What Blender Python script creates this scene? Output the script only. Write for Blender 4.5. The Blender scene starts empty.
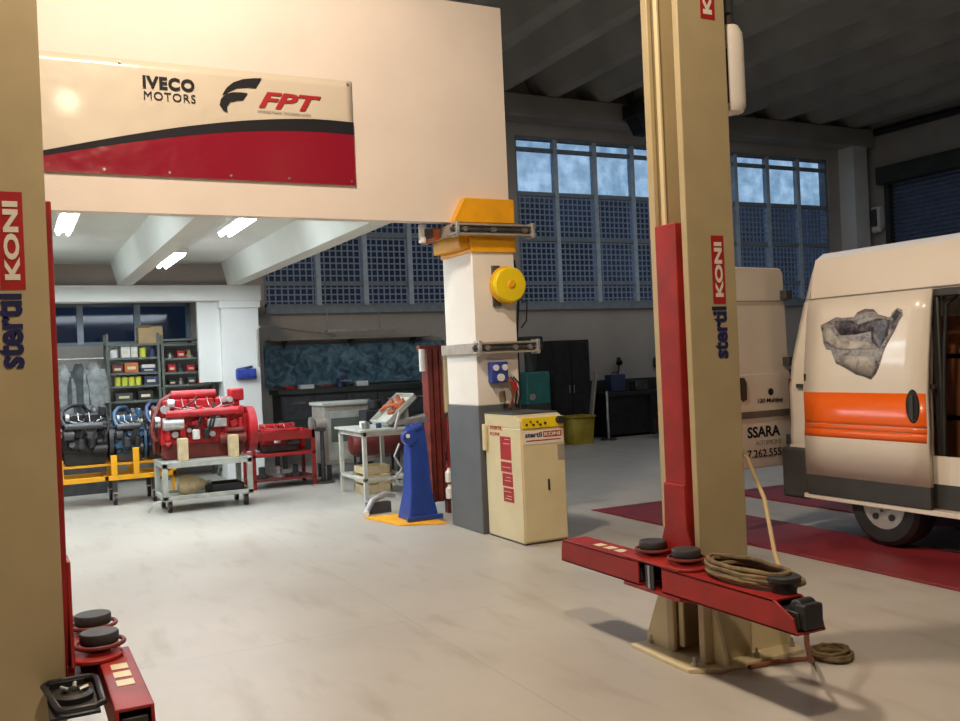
import bpy, bmesh, math, random
from mathutils import Vector, Matrix
random.seed(7)
SC = bpy.context.scene
COL = SC.collection
PI = math.pi

# ------------------------------------------------------------------ materials
def mat(name, col, rough=0.5, metal=0.0, var=0.0, vscale=8.0, bump=0.0, bscale=60.0, rvar=0.0, emit=None, estr=0.0, coat=0.0, spec=None, col2=None):
    m = bpy.data.materials.new(name); m.use_nodes = True
    nt = m.node_tree; b = nt.nodes['Principled BSDF']
    b.inputs['Base Color'].default_value = (*col, 1)
    b.inputs['Roughness'].default_value = rough
    b.inputs['Metallic'].default_value = metal
    if spec is not None: b.inputs['Specular IOR Level'].default_value = spec
    if coat: b.inputs['Coat Weight'].default_value = coat; b.inputs['Coat Roughness'].default_value = 0.08
    if emit: 
        b.inputs['Emission Color'].default_value = (*emit, 1); b.inputs['Emission Strength'].default_value = estr
    tc = nt.nodes.new('ShaderNodeTexCoord')
    if var > 0 or col2 or rvar > 0:
        n = nt.nodes.new('ShaderNodeTexNoise'); n.inputs['Scale'].default_value = vscale; n.inputs['Detail'].default_value = 5
        nt.links.new(tc.outputs['Object'], n.inputs['Vector'])
        if var > 0 or col2:
            r = nt.nodes.new('ShaderNodeValToRGB')
            r.color_ramp.elements[0].position = 0.35; r.color_ramp.elements[1].position = 0.65
            a = [max(0, c * (1 - var)) for c in col]; z = list(col2) if col2 else [min(1, c * (1 + var)) for c in col]
            r.color_ramp.elements[0].color = (*a, 1); r.color_ramp.elements[1].color = (*z, 1)
            nt.links.new(n.outputs['Fac'], r.inputs['Fac']); nt.links.new(r.outputs['Color'], b.inputs['Base Color'])
        if rvar > 0:
            mr = nt.nodes.new('ShaderNodeMapRange')
            mr.inputs['To Min'].default_value = max(0.02, rough - rvar); mr.inputs['To Max'].default_value = min(1, rough + rvar)
            nt.links.new(n.outputs['Fac'], mr.inputs['Value']); nt.links.new(mr.outputs['Result'], b.inputs['Roughness'])
    if bump > 0:
        n2 = nt.nodes.new('ShaderNodeTexNoise'); n2.inputs['Scale'].default_value = bscale; n2.inputs['Detail'].default_value = 3
        nt.links.new(tc.outputs['Object'], n2.inputs['Vector'])
        bp = nt.nodes.new('ShaderNodeBump'); bp.inputs['Strength'].default_value = bump; bp.inputs['Distance'].default_value = 0.02
        nt.links.new(n2.outputs['Fac'], bp.inputs['Height']); nt.links.new(bp.outputs['Normal'], b.inputs['Normal'])
    return m

M = {}
M['wall'] = mat('wall_plaster', (0.78, 0.70, 0.62), 0.85, var=0.03, vscale=1.5, bump=0.08)
M['wall_back'] = mat('wall_grey_plaster', (0.42, 0.40, 0.37), 0.9, var=0.08, vscale=1.2)
M['wall_cool'] = mat('wall_white', (0.74, 0.76, 0.74), 0.85, var=0.04, vscale=2)
M['conc'] = mat('ceiling_concrete', (0.36, 0.345, 0.315), 0.9, var=0.12, vscale=1.0, bump=0.2, bscale=20)
M['mezz'] = mat('mezzanine_paint', (0.70, 0.73, 0.68), 0.6, var=0.05, vscale=1.5)
M['dado'] = mat('dado_dark_paint', (0.035, 0.04, 0.035), 0.6, var=0.2, vscale=3)
M['pillar_white'] = mat('pillar_white_paint', (0.84, 0.80, 0.74), 0.6, var=0.03, vscale=3)
M['pillar_grey'] = mat('pillar_grey_paint', (0.115, 0.125, 0.135), 0.5, var=0.08, vscale=4)
M['yellow'] = mat('yellow_paint', (0.85, 0.40, 0.01), 0.5, var=0.08, vscale=6)
M['yellow_bright'] = mat('bright_yellow_plastic', (0.88, 0.66, 0.01), 0.4, var=0.04, vscale=6)
M['post'] = mat('lift_post_beige_paint', (0.47, 0.385, 0.225), 0.42, var=0.05, vscale=5, coat=0.15)
M['cream'] = mat('cream_enamel', (0.70, 0.61, 0.38), 0.35, var=0.04, vscale=4, coat=0.2)
M['red'] = mat('red_enamel', (0.30, 0.014, 0.012), 0.5, var=0.2, vscale=6)
M['red_runway'] = mat('dark_red_runway_paint', (0.20, 0.016, 0.022), 0.5, var=0.2, vscale=3, rvar=0.15)
M['red_engine'] = mat('red_engine_paint', (0.44, 0.014, 0.02), 0.4, var=0.25, vscale=9)
M['red_dark'] = mat('red_brown_metal', (0.16, 0.024, 0.018), 0.5, var=0.25, vscale=8)
M['rust'] = mat('rust_orange_paint', (0.42, 0.10, 0.03), 0.6, var=0.3, vscale=9)
M['black'] = mat('black_rubber', (0.016, 0.016, 0.017), 0.55, var=0.2, vscale=10)
M['pad'] = mat('worn_rubber_pad', (0.035, 0.035, 0.038), 0.6, var=0.25, vscale=14)
M['blackmetal'] = mat('black_painted_iron', (0.022, 0.022, 0.026), 0.4, var=0.3, vscale=10)
M['darkgrey'] = mat('dark_grey_metal', (0.07, 0.07, 0.075), 0.5, 0.3, var=0.25, vscale=8)
M['steel'] = mat('steel', (0.45, 0.45, 0.44), 0.35, 0.8, var=0.15, vscale=12)
M['alu'] = mat('cast_aluminium', (0.52, 0.53, 0.54), 0.45, 0.6, var=0.2, vscale=12)
M['galv'] = mat('galvanised_trunking', (0.42, 0.38, 0.33), 0.5, 0.3, var=0.12, vscale=10)
M['cartmetal'] = mat('painted_cart_grey_green', (0.44, 0.46, 0.42), 0.5, 0.1, var=0.18, vscale=7)
M['tablegrey'] = mat('pale_grey_table_paint', (0.56, 0.57, 0.52), 0.5, var=0.1, vscale=6)
M['blue'] = mat('blue_enamel', (0.018, 0.055, 0.30), 0.35, var=0.12, vscale=6, coat=0.2)
M['socketblue'] = mat('socket_blue_plastic', (0.03, 0.06, 0.33), 0.4)
M['bluegrey'] = mat('blue_engine_paint', (0.035, 0.09, 0.16), 0.45, var=0.3, vscale=9)
M['teal'] = mat('teal_paint', (0.03, 0.17, 0.16), 0.5, var=0.12, vscale=5)
M['wood'] = mat('pale_timber', (0.62, 0.50, 0.30), 0.7, var=0.12, vscale=14)
M['card'] = mat('cardboard', (0.48, 0.34, 0.19), 0.85, var=0.08, vscale=6)
M['white'] = mat('white_plastic', (0.78, 0.78, 0.76), 0.45)
M['limeyellow'] = mat('lime_yellow_plastic', (0.62, 0.66, 0.08), 0.45)
M['orangebox'] = mat('orange_plastic', (0.62, 0.17, 0.04), 0.5)
M['darkblue'] = mat('dark_blue_plastic', (0.03, 0.05, 0.12), 0.5)
M['shelf'] = mat('shelf_grey_green_metal', (0.13, 0.15, 0.13), 0.5, 0.2, var=0.1)
M['yellow_dull'] = mat('dull_yellow_plastic', (0.34, 0.26, 0.02), 0.6, var=0.15)
M['cloth'] = mat('grey_cloth', (0.26, 0.28, 0.28), 0.95, var=0.35, vscale=7, bump=0.4, bscale=25)
M['clothdark'] = mat('dark_grey_cloth', (0.07, 0.08, 0.085), 0.95, var=0.4, vscale=7, bump=0.4, bscale=25)
M['van'] = mat('van_white_paint', (0.78, 0.72, 0.63), 0.28, var=0.015, vscale=2, coat=0.5)
M['orange'] = mat('orange_vinyl', (0.90, 0.135, 0.004), 0.3, coat=0.3)
M['vantrim'] = mat('van_grey_plastic', (0.045, 0.045, 0.045), 0.55, var=0.1)
M['vanglass'] = mat('dark_van_glass', (0.01, 0.012, 0.014), 0.05, coat=0.5)
M['vaninside'] = mat('van_inner_panel', (0.14, 0.12, 0.10), 0.7, var=0.15)
M['brownply'] = mat('brown_plywood_lining', (0.30, 0.10, 0.035), 0.6, var=0.2, vscale=5)
M['tail'] = mat('dark_red_lens', (0.16, 0.015, 0.012), 0.3)
M['plate'] = mat('van_silver_hub', (0.5, 0.5, 0.49), 0.35, 0.6)
M['navy'] = mat('navy_print', (0.012, 0.016, 0.09), 0.5)
M['darkprint'] = mat('charcoal_print', (0.014, 0.014, 0.018), 0.6, spec=0.2)
M['greyprint'] = mat('grey_print', (0.25, 0.24, 0.23), 0.5)
M['redprint'] = mat('red_print', (0.40, 0.016, 0.02), 0.45)
M['crimson'] = mat('crimson_print', (0.42, 0.012, 0.035), 0.32)
M['whiteprint'] = mat('white_print', (0.80, 0.74, 0.64), 0.5)
M['banner'] = mat('banner_vinyl', (0.66, 0.59, 0.47), 0.3, var=0.03, vscale=1.5, bump=1.0, bscale=2.2, coat=0.3)
M['bannerred'] = mat('banner_crimson_vinyl', (0.27, 0.010, 0.028), 0.2, bump=1.0, bscale=2.2, coat=0.3)
M['sticker'] = mat('cream_sticker', (0.72, 0.66, 0.42), 0.45)
M['rope'] = mat('olive_brown_hose', (0.17, 0.12, 0.055), 0.7, var=0.35, vscale=16)
M['hosebeige'] = mat('beige_hose', (0.50, 0.37, 0.20), 0.55)
M['hosered'] = mat('brown_red_hose', (0.26, 0.08, 0.04), 0.55)
M['frame'] = mat('window_frame_paint', (0.24, 0.30, 0.35), 0.5, var=0.1)
M['framelight'] = mat('window_mullion_paint', (0.52, 0.64, 0.76), 0.5, var=0.1)
M['grid'] = mat('window_bar_paint', (0.36, 0.43, 0.50), 0.5)
M['shutter'] = mat('roller_shutter_metal', (0.16, 0.21, 0.33), 0.4, 0.3, var=0.1)
M['outside'] = mat('outside_dark', (0.04, 0.052, 0.075), 0.9, var=0.5, vscale=0.6)
M['tube'] = mat('fluorescent_tube_glow', (0.9, 0.95, 1), 0.5, emit=(0.86, 0.95, 1.0), estr=40)
M['lampglow'] = mat('pale_lamp_lens', (0.75, 0.78, 0.8), 0.3)
M['handle'] = mat('black_plastic', (0.012, 0.012, 0.012), 0.35)

def fancy_floor():
    m = bpy.data.materials.new('epoxy_floor'); m.use_nodes = True
    nt = m.node_tree; b = nt.nodes['Principled BSDF']
    tc = nt.nodes.new('ShaderNodeTexCoord')
    n = nt.nodes.new('ShaderNodeTexNoise'); n.inputs['Scale'].default_value = 0.9; n.inputs['Detail'].default_value = 8; n.inputs['Roughness'].default_value = 0.6
    nt.links.new(tc.outputs['Object'], n.inputs['Vector'])
    r = nt.nodes.new('ShaderNodeValToRGB'); r.color_ramp.elements[0].position = 0.3; r.color_ramp.elements[1].position = 0.7
    r.color_ramp.elements[0].color = (0.43, 0.405, 0.36, 1); r.color_ramp.elements[1].color = (0.52, 0.50, 0.455, 1)
    nt.links.new(n.outputs['Fac'], r.inputs['Fac'])
    # faint expansion joints
    br = nt.nodes.new('ShaderNodeTexBrick'); br.offset = 0; br.inputs['Scale'].default_value = 1.0
    br.inputs['Brick Width'].default_value = 3.3; br.inputs['Row Height'].default_value = 3.3
    br.inputs['Mortar Size'].default_value = 0.006; br.inputs['Mortar Smooth'].default_value = 0.3
    br.inputs['Color1'].default_value = (1, 1, 1, 1); br.inputs['Color2'].default_value = (1, 1, 1, 1); br.inputs['Mortar'].default_value = (0.72, 0.72, 0.72, 1)
    mp = nt.nodes.new('ShaderNodeMapping'); mp.inputs['Location'].default_value = (1.05, 1.0, 0)
    nt.links.new(tc.outputs['Object'], mp.inputs['Vector']); nt.links.new(mp.outputs['Vector'], br.inputs['Vector'])
    mx = nt.nodes.new('ShaderNodeMix'); mx.data_type = 'RGBA'; mx.blend_type = 'MULTIPLY'; mx.inputs[0].default_value = 0.5
    nt.links.new(r.outputs['Color'], mx.inputs[6]); nt.links.new(br.outputs['Color'], mx.inputs[7])
    # scuffs
    n3 = nt.nodes.new('ShaderNodeTexNoise'); n3.inputs['Scale'].default_value = 5; n3.inputs['Detail'].default_value = 6
    mp3 = nt.nodes.new('ShaderNodeMapping'); mp3.inputs['Scale'].default_value = (1, 0.25, 1); mp3.inputs['Rotation'].default_value = (0, 0, 0.5)
    nt.links.new(tc.outputs['Object'], mp3.inputs['Vector']); nt.links.new(mp3.outputs['Vector'], n3.inputs['Vector'])
    r3 = nt.nodes.new('ShaderNodeValToRGB'); r3.color_ramp.elements[0].position = 0.3; r3.color_ramp.elements[1].position = 0.46
    r3.color_ramp.elements[0].color = (0.86, 0.84, 0.80, 1); r3.color_ramp.elements[1].color = (1, 1, 1, 1)
    nt.links.new(n3.outputs['Fac'], r3.inputs['Fac'])
    mx2 = nt.nodes.new('ShaderNodeMix'); mx2.data_type = 'RGBA'; mx2.blend_type = 'MULTIPLY'; mx2.inputs[0].default_value = 1
    nt.links.new(mx.outputs[2], mx2.inputs[6]); nt.links.new(r3.outputs['Color'], mx2.inputs[7])
    nt.links.new(mx2.outputs[2], b.inputs['Base Color'])
    mr = nt.nodes.new('ShaderNodeMapRange'); mr.inputs['To Min'].default_value = 0.28; mr.inputs['To Max'].default_value = 0.5
    nt.links.new(n.outputs['Fac'], mr.inputs['Value']); nt.links.new(mr.outputs['Result'], b.inputs['Roughness'])
    return m
M['floor'] = fancy_floor()

def mottled(name, cols, scale, rough=0.7, voronoi=True, stretch=(1, 1, 1)):
    m = bpy.data.materials.new(name); m.use_nodes = True
    nt = m.node_tree; b = nt.nodes['Principled BSDF']; b.inputs['Roughness'].default_value = rough
    tc = nt.nodes.new('ShaderNodeTexCoord'); mp = nt.nodes.new('ShaderNodeMapping'); mp.inputs['Scale'].default_value = stretch
    nt.links.new(tc.outputs['Object'], mp.inputs['Vector'])
    n = nt.nodes.new('ShaderNodeTexNoise'); n.inputs['Scale'].default_value = scale; n.inputs['Detail'].default_value = 4; n.inputs['Distortion'].default_value = 1.2
    nt.links.new(mp.outputs['Vector'], n.inputs['Vector'])
    r = nt.nodes.new('ShaderNodeValToRGB'); cr = r.color_ramp
    while len(cr.elements) < len(cols): cr.elements.new(0.5)
    for i, c in enumerate(cols):
        cr.elements[i].position = 0.3 + 0.4 * i / (len(cols) - 1); cr.elements[i].color = (*c, 1)
    nt.links.new(n.outputs['Fac'], r.inputs['Fac']); nt.links.new(r.outputs['Color'], b.inputs['Base Color'])
    return m
M['bluemottle'] = mottled('blue_mottled_sheet', [(0.03, 0.055, 0.08), (0.08, 0.17, 0.23), (0.20, 0.33, 0.40)], 6, 0.6)
M['enginepic'] = mottled('engine_picture_grey', [(0.06, 0.056, 0.07), (0.18, 0.17, 0.19), (0.34, 0.32, 0.31), (0.12, 0.115, 0.13)], 11, 0.35, stretch=(1, 1, 1.5))
M['enginepic_dark'] = mottled('engine_picture_dark', [(0.02, 0.02, 0.03), (0.06, 0.055, 0.075), (0.22, 0.2, 0.21)], 14, 0.35)
M['enginepic_pale'] = mottled('engine_picture_pale', [(0.16, 0.155, 0.15), (0.42, 0.40, 0.37), (0.55, 0.53, 0.49)], 12, 0.35)

def glass(name, tint=(0.75, 0.82, 0.9), frosted=False):
    m = bpy.data.materials.new(name); m.use_nodes = True
    nt = m.node_tree; nt.nodes.remove(nt.nodes['Principled BSDF']); out = nt.nodes['Material Output']
    g = nt.nodes.new('ShaderNodeBsdfGlossy'); g.inputs['Roughness'].default_value = 0.06; g.inputs['Color'].default_value = (0.9, 0.9, 0.9, 1)
    lw = nt.nodes.new('ShaderNodeLayerWeight'); lw.inputs['Blend'].default_value = 0.5
    pw = nt.nodes.new('ShaderNodeMath'); pw.operation = 'POWER'; pw.inputs[1].default_value = 4.0
    fr = nt.nodes.new('ShaderNodeMapRange'); fr.inputs['To Min'].default_value = 0.05; fr.inputs['To Max'].default_value = 0.95
    nt.links.new(lw.outputs['Facing'], pw.inputs[0]); nt.links.new(pw.outputs[0], fr.inputs['Value'])
    mix = nt.nodes.new('ShaderNodeMixShader')
    tr = nt.nodes.new('ShaderNodeBsdfTransparent'); tr.inputs['Color'].default_value = (*tint, 1)
    if frosted:
        tc = nt.nodes.new('ShaderNodeTexCoord'); n = nt.nodes.new('ShaderNodeTexNoise'); n.inputs['Scale'].default_value = 4.0; n.inputs['Detail'].default_value = 8
        nt.links.new(tc.outputs['Object'], n.inputs['Vector'])
        r = nt.nodes.new('ShaderNodeValToRGB'); r.color_ramp.elements[0].position = 0.35; r.color_ramp.elements[1].position = 0.7
        r.color_ramp.elements[0].color = (0.66, 0.72, 0.76, 1); r.color_ramp.elements[1].color = (0.93, 0.96, 0.97, 1)
        nt.links.new(n.outputs['Fac'], r.inputs['Fac']); nt.links.new(r.outputs['Color'], tr.inputs['Color'])
    nt.links.new(fr.outputs['Result'], mix.inputs['Fac']); nt.links.new(tr.outputs[0], mix.inputs[1]); nt.links.new(g.outputs[0], mix.inputs[2])
    nt.links.new(mix.outputs[0], out.inputs['Surface'])
    return m
M['glass'] = glass('window_glass')
M['frost'] = glass('stained_window_glass', frosted=True)

# ------------------------------------------------------------------ mesh builder
class MB:
    def __init__(s): s.bm = bmesh.new()
    def box(s, x0, x1, y0, y1, z0, z1, rz=0.0, ry=0.0, rx=0.0):
        c = Vector(((x0+x1)/2, (y0+y1)/2, (z0+z1)/2))
        mt = Matrix.Translation(c) @ Matrix.Rotation(rz, 4, 'Z') @ Matrix.Rotation(ry, 4, 'Y') @ Matrix.Rotation(rx, 4, 'X') @ Matrix.Diagonal((abs(x1-x0), abs(y1-y0), abs(z1-z0), 1))
        bmesh.ops.create_cube(s.bm, size=1, matrix=mt); return s
    def cyl(s, p0, p1, r, r2=None, seg=20):
        p0, p1 = Vector(p0), Vector(p1); d = p1 - p0
        q = d.to_track_quat('Z', 'Y').to_matrix().to_4x4()
        bmesh.ops.create_cone(s.bm, cap_ends=True, cap_tris=False, segments=seg, radius1=r, radius2=r if r2 is None else r2, depth=d.length, matrix=Matrix.Translation((p0+p1)/2) @ q)
        return s
    def sph(s, c, r, sc=(1, 1, 1), seg=16):
        bmesh.ops.create_uvsphere(s.bm, u_segments=seg, v_segments=seg//2, radius=r, matrix=Matrix.Translation(c) @ Matrix.Diagonal((*sc, 1))); return s
    def prism(s, poly, ax, a0, a1):
        def v(p, a):
            return (a, p[0], p[1]) if ax == 'x' else ((p[0], a, p[1]) if ax == 'y' else (p[0], p[1], a))
        A = [s.bm.verts.new(v(p, a0)) for p in poly]; B = [s.bm.verts.new(v(p, a1)) for p in poly]
        n = len(poly); fs = [s.bm.faces.new(A), s.bm.faces.new(B[::-1])]
        for i in range(n): fs.append(s.bm.faces.new((A[i], B[i], B[(i+1) % n], A[(i+1) % n])))
        bmesh.ops.recalc_face_normals(s.bm, faces=fs); return s
    def tube(s, pts, r, seg=8, closed=False):
        pts = [Vector(p) for p in pts]; n = len(pts); rings = []
        prev = None
        for i, p in enumerate(pts):
            if closed: t = (pts[(i+1) % n] - pts[i-1])
            else: t = pts[min(i+1, n-1)] - pts[max(i-1, 0)]
            t.normalize()
            if prev is None:
                a = Vector((0, 0, 1)) if abs(t.z) < .9 else Vector((1, 0, 0)); u = t.cross(a).normalized()
            else: u = (prev - t * prev.dot(t)).normalized()
            prev = u; w = t.cross(u)
            rings.append([s.bm.verts.new(p + (u*math.cos(2*PI*k/seg) + w*math.sin(2*PI*k/seg))*r) for k in range(seg)])
        m = n if closed else n-1
        for i in range(m):
            a, b = rings[i], rings[(i+1) % n]
            for k in range(seg): s.bm.faces.new((a[k], a[(k+1) % seg], b[(k+1) % seg], b[k]))
        if not closed:
            s.bm.faces.new(rings[0][::-1]); s.bm.faces.new(rings[-1])
        return s
    def torus(s, c, R, r, ax='z', seg=24, rs=8, sc=(1, 1)):
        pts = []
        for i in range(seg):
            a = 2*PI*i/seg; u, w = R*math.cos(a)*sc[0], R*math.sin(a)*sc[1]
            pts.append(Vector(c) + (Vector((u, w, 0)) if ax == 'z' else Vector((u, 0, w)) if ax == 'y' else Vector((0, u, w))))
        return s.tube(pts, r, rs, True)
    def lathe(s, prof, c=(0, 0, 0), ax='z', seg=24):
        c = Vector(c); rings = []
        for (r, h) in prof:
            ring = []
            for k in range(seg):
                a = 2*PI*k/seg; u, w = max(r, 1e-4)*math.cos(a), max(r, 1e-4)*math.sin(a)
                v = (u, w, h) if ax == 'z' else (u, h, w) if ax == 'y' else (h, u, w)
                ring.append(s.bm.verts.new(c + Vector(v)))
            rings.append(ring)
        fs = []
        for i in range(len(rings)-1):
            a, b = rings[i], rings[i+1]
            for k in range(seg): fs.append(s.bm.faces.new((a[k], a[(k+1) % seg], b[(k+1) % seg], b[k])))
        fs.append(s.bm.faces.new(rings[0][::-1])); fs.append(s.bm.faces.new(rings[-1]))
        bmesh.ops.recalc_face_normals(s.bm, faces=fs)
        return s
    def build(s, name, m, parent=None, bevel=0.0, loc=None, ang=35, seg=2):
        me = bpy.data.meshes.new(name); s.bm.to_mesh(me); s.bm.free()
        o = bpy.data.objects.new(name, me); COL.objects.link(o)
        me.materials.append(M[m] if isinstance(m, str) else m)
        for p in me.polygons: p.use_smooth = True
        me.set_sharp_from_angle(angle=math.radians(ang))
        if parent is not None: o.parent = parent
        if loc: o.location = loc
        if bevel > 0:
            b = o.modifiers.new('bevel', 'BEVEL'); b.width = bevel; b.segments = seg; b.limit_method = 'ANGLE'; b.angle_limit = math.radians(40)
        return o

def thing(name, label, cat, loc=(0, 0, 0), rz=0.0, group=None):
    o = bpy.data.objects.new(name, None); COL.objects.link(o); o.empty_display_size = 0.1
    o.location = loc; o.rotation_euler = (0, 0, rz); o['label'] = label; o['category'] = cat
    if group: o['group'] = group
    return o
def tag(o, label, cat, group=None, kind=None):
    o['label'] = label; o['category'] = cat
    if group: o['group'] = group
    if kind: o['kind'] = kind
    return o
def struct(o, label=None, cat=None):
    o['kind'] = 'structure'
    if label: o['label'] = label
    if cat: o['category'] = cat
    return o
def dup(o, parent=None):
    c = o.copy(); COL.objects.link(c)
    if parent is not None: c.parent = parent
    for ch in list(o.children): dup(ch, c)
    return c

def text(name, s, m, origin, right, up, width=None, height=None, parent=None, bold=0.0, shear=0.0, depth=0.002, spacing=1.0, label=None):
    """Lettering baked to a mesh: origin is the lower-left corner, right/up are the text axes."""
    cu = bpy.data.curves.new(name, 'FONT'); cu.body = s; cu.size = 1.0; cu.extrude = 0.0; cu.offset = bold; cu.shear = shear; cu.space_character = spacing
    cu.resolution_u = 3
    tmp = bpy.data.objects.new('tmp', cu); COL.objects.link(tmp)
    bpy.context.view_layer.update()
    dg = bpy.context.evaluated_depsgraph_get(); me = bpy.data.meshes.new_from_object(tmp.evaluated_get(dg))
    bpy.data.objects.remove(tmp); bpy.data.curves.remove(cu)
    xs = [v.co.x for v in me.vertices]; ys = [v.co.y for v in me.vertices]
    x0, x1, y0, y1 = min(xs), max(xs), min(ys), max(ys)
    sx = width/(x1-x0) if width else height/(y1-y0); sy = height/(y1-y0) if height else sx
    R, U = Vector(right).normalized(), Vector(up).normalized(); N = R.cross(U); O = Vector(origin)
    bm = bmesh.new(); bm.from_mesh(me); bpy.data.meshes.remove(me)
    ext = bmesh.ops.extrude_face_region(bm, geom=bm.faces[:])
    top = {g for g in ext['geom'] if isinstance(g, bmesh.types.BMVert)}
    for v in bm.verts:
        x, y = (v.co.x-x0)*sx, (v.co.y-y0)*sy
        v.co = O + R*x + U*y + N*(depth if v in top else 0)
    bmesh.ops.recalc_face_normals(bm, faces=bm.faces[:])
    for f_ in bm.faces: f_.smooth = False
    me = bpy.data.meshes.new(name); bm.to_mesh(me); bm.free(); me.materials.append(M[m])
    o = bpy.data.objects.new(name, me); COL.objects.link(o)
    if parent is not None: o.parent = parent
    if label: o['label'] = label
    return o
# ------------------------------------------------------------------ the hall
XL, XR, YF, YB = -5.0, 18.6, -4.5, 16.0
ZC = 7.15
struct(MB().box(XL-.2, XR+.2, YF-.2, YB+.2, -0.15, 0).build('floor', 'floor'), 'glossy pale grey epoxy workshop floor')
# ceiling: folded concrete ribs running away from the camera
mb = MB()
mb.box(XL-.2, XR+.2, YF-.2, YB+.2, ZC, ZC+.15)
x = XL + 0.15
while x < XR - .6:
    mb.prism([(x, ZC+.02), (x+.24, ZC-.42), (x+.50, ZC-.42), (x+.74, ZC+.02)], 'y', YF, YB)
    x += 1.18
struct(mb.build('ceiling', 'conc'), 'dark ribbed concrete hall ceiling')
# back wall with openings
W1 = (3.98, 8.5); W2 = (9.05, 17.55); WZ = (2.72, 6.05)
W3 = (-3.4, 2.74); W3Z = (2.15, 2.83)
mb = MB()
yb0, yb1 = YB, YB+.3
mb.box(XL, W3[0], yb0, yb1, 0, ZC); mb.box(W3[0], W3[1], yb0, yb1, 0, W3Z[0]); mb.box(W3[0], W3[1], yb0, yb1, W3Z[1], ZC)
mb.box(W3[1], W1[0], yb0, yb1, 0, ZC)
mb.box(W1[0], W1[1], yb0, yb1, 0, WZ[0]); mb.box(W1[0], W1[1], yb0, yb1, WZ[1], ZC)
mb.box(W1[1], W2[0], yb0, yb1, 0, ZC)
mb.box(W2[0], W2[1], yb0, yb1, 0, WZ[0]); mb.box(W2[0], W2[1], yb0, yb1, WZ[1], ZC)
mb.box(W2[1], XR, yb0, yb1, 0, ZC)
struct(mb.build('wall_back', 'wall_back'), 'long grey rear wall under the window bands')
struct(MB().box(XL-.2, XL, YF, YB, 0, ZC).build('wall_left', 'wall_cool'))
struct(MB().box(XR, XR+.2, YF, 9.3, 0, ZC).box(XR, XR+.2, 15.15, YB, 0, ZC).box(XR, XR+.2, 9.3, 15.15, 5.4, ZC).build('wall_right', 'wall_back'))
struct(MB().box(XL, XR, YF-.2, YF, 0, ZC).build('wall_front', 'wall'))
# dado and rails
struct(MB().box(9.0, XR-.02, YB-.03, YB, 0, 1.14).build('trim_1', 'dado'), 'dark painted dado along the rear wall')
struct(MB().box(3.98, 17.6, YB-.09, YB, 2.60, 2.72).build('trim_2', 'frame'), 'dark sill under the grid windows')
struct(MB().box(17.9, 18.35, YB-.45, YB, 0, 6.3).build('trim_3', 'wall_cool'), 'pale corner column beside the last window')
# big trunk line beam under ribs at the back
struct(MB().box(XL, XR, YB-.5, YB-.003, 6.3, 6.72).build('trim_4', 'conc', bevel=.02), 'concrete edge beam above the windows')
struct(MB().tube([(18.5, 15.4, 6.62), (18.5, 12, 6.58), (18.5, 4, 6.55)], .09, 10).build('trim_5', 'blackmetal'), 'black pipe along the right wall')

def window(name, x0, x1, z0, z1, pitch, rows, gridrows, start=None, label=None, frost_from=None):
    y = YB + .1
    fr = MB()
    fr.box(x0, x1, y-.05, y+.07, z0, z0+.06).box(x0, x1, y-.05, y+.07, z1-.06, z1).box(x0, x0+.06, y-.05, y+.07, z0, z1).box(x1-.06, x1, y-.05, y+.07, z0, z1)
    for z in rows: fr.box(x0, x1, y-.045, y+.03, z-.04, z+.04)
    o = struct(fr.build(name, 'frame'), label)
    mu = MB(); xs = []
    x = start if start else x0 + pitch
    while x < x1 - .2: xs.append(x); mu.box(x-.045, x+.045, y-.075, y+.05, z0+.03, z1-.03); x += pitch
    mu.build('mullions', 'framelight', o)
    if gridrows:
        g = MB(); zt = gridrows
        n = int((x1-x0)/.112)
        for i in range(1, n): g.box(x0+i*.112-.011, x0+i*.112+.011, y-.02, y+.0, z0, zt)
        z = z0 + .112
        while z < zt: g.box(x0, x1, y-.024, y+.004, z-.011, z+.011); z += .112
        g.build('security_grid', 'grid', o)
    zs = frost_from if frost_from else z1
    MB().box(x0+.02, x1-.02, y+.012, y+.02, z0, zs).build('glass_pane', 'glass', o)
    if frost_from: MB().box(x0+.02, x1-.02, y+.012, y+.02, zs, z1).build('frosted_pane', 'frost', o)
    return o
window('window_1', *W1, *WZ, .885, [3.14, 4.02, 4.92, 5.8], 4.92, start=4.97, label='grid window band behind the workbench', frost_from=4.92)
window('window_2', *W2, *WZ, .945, [3.14, 4.02, 4.92, 5.8], 4.92, label='grid window band with pale upper panes', frost_from=4.92)
window('window_3', *W3, *W3Z, .86, [], None, start=-2.39, label='low strip window above the shelving')

# outside: ground, and a building added to hide the sky behind the lower panes
struct(MB().box(-30, 60, 26, 27, 0, 6.95).build('wall_sky_block', 'outside'), 'added dark building outside, hiding the sky behind the lower panes')
struct(MB().box(-30, 60, 16.35, 26, -0.2, -0.05).build('ground', 'outside'))

# roller shutter in right wall
mb = MB(); prof = []
z = 0.0; k = 0
pts = [(XR+.10, 0)]
while z < 5.4:
    pts += [(XR+.04, z+.02), (XR+.02, z+.05), (XR+.04, z+.08), (XR+.075, z+.1)]
    z += .1
pts += [(XR+.10, 5.4)]
o = struct(mb.prism(pts, 'y', 9.3, 15.15).build('door_1', 'shutter', ang=20), 'blue grey roller shutter on the right wall')
MB().box(XR-.12, XR+.1, 15.1, 15.22, 0, 5.6).box(XR-.12, XR+.1, 9.2, 9.35, 0, 5.6).build('guide_rail', 'dado', o)
MB().box(XR-.3, XR+.05, 9.1, 15.3, 5.35, 5.75).build('shutter_box', 'dado', o, .02)

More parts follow.
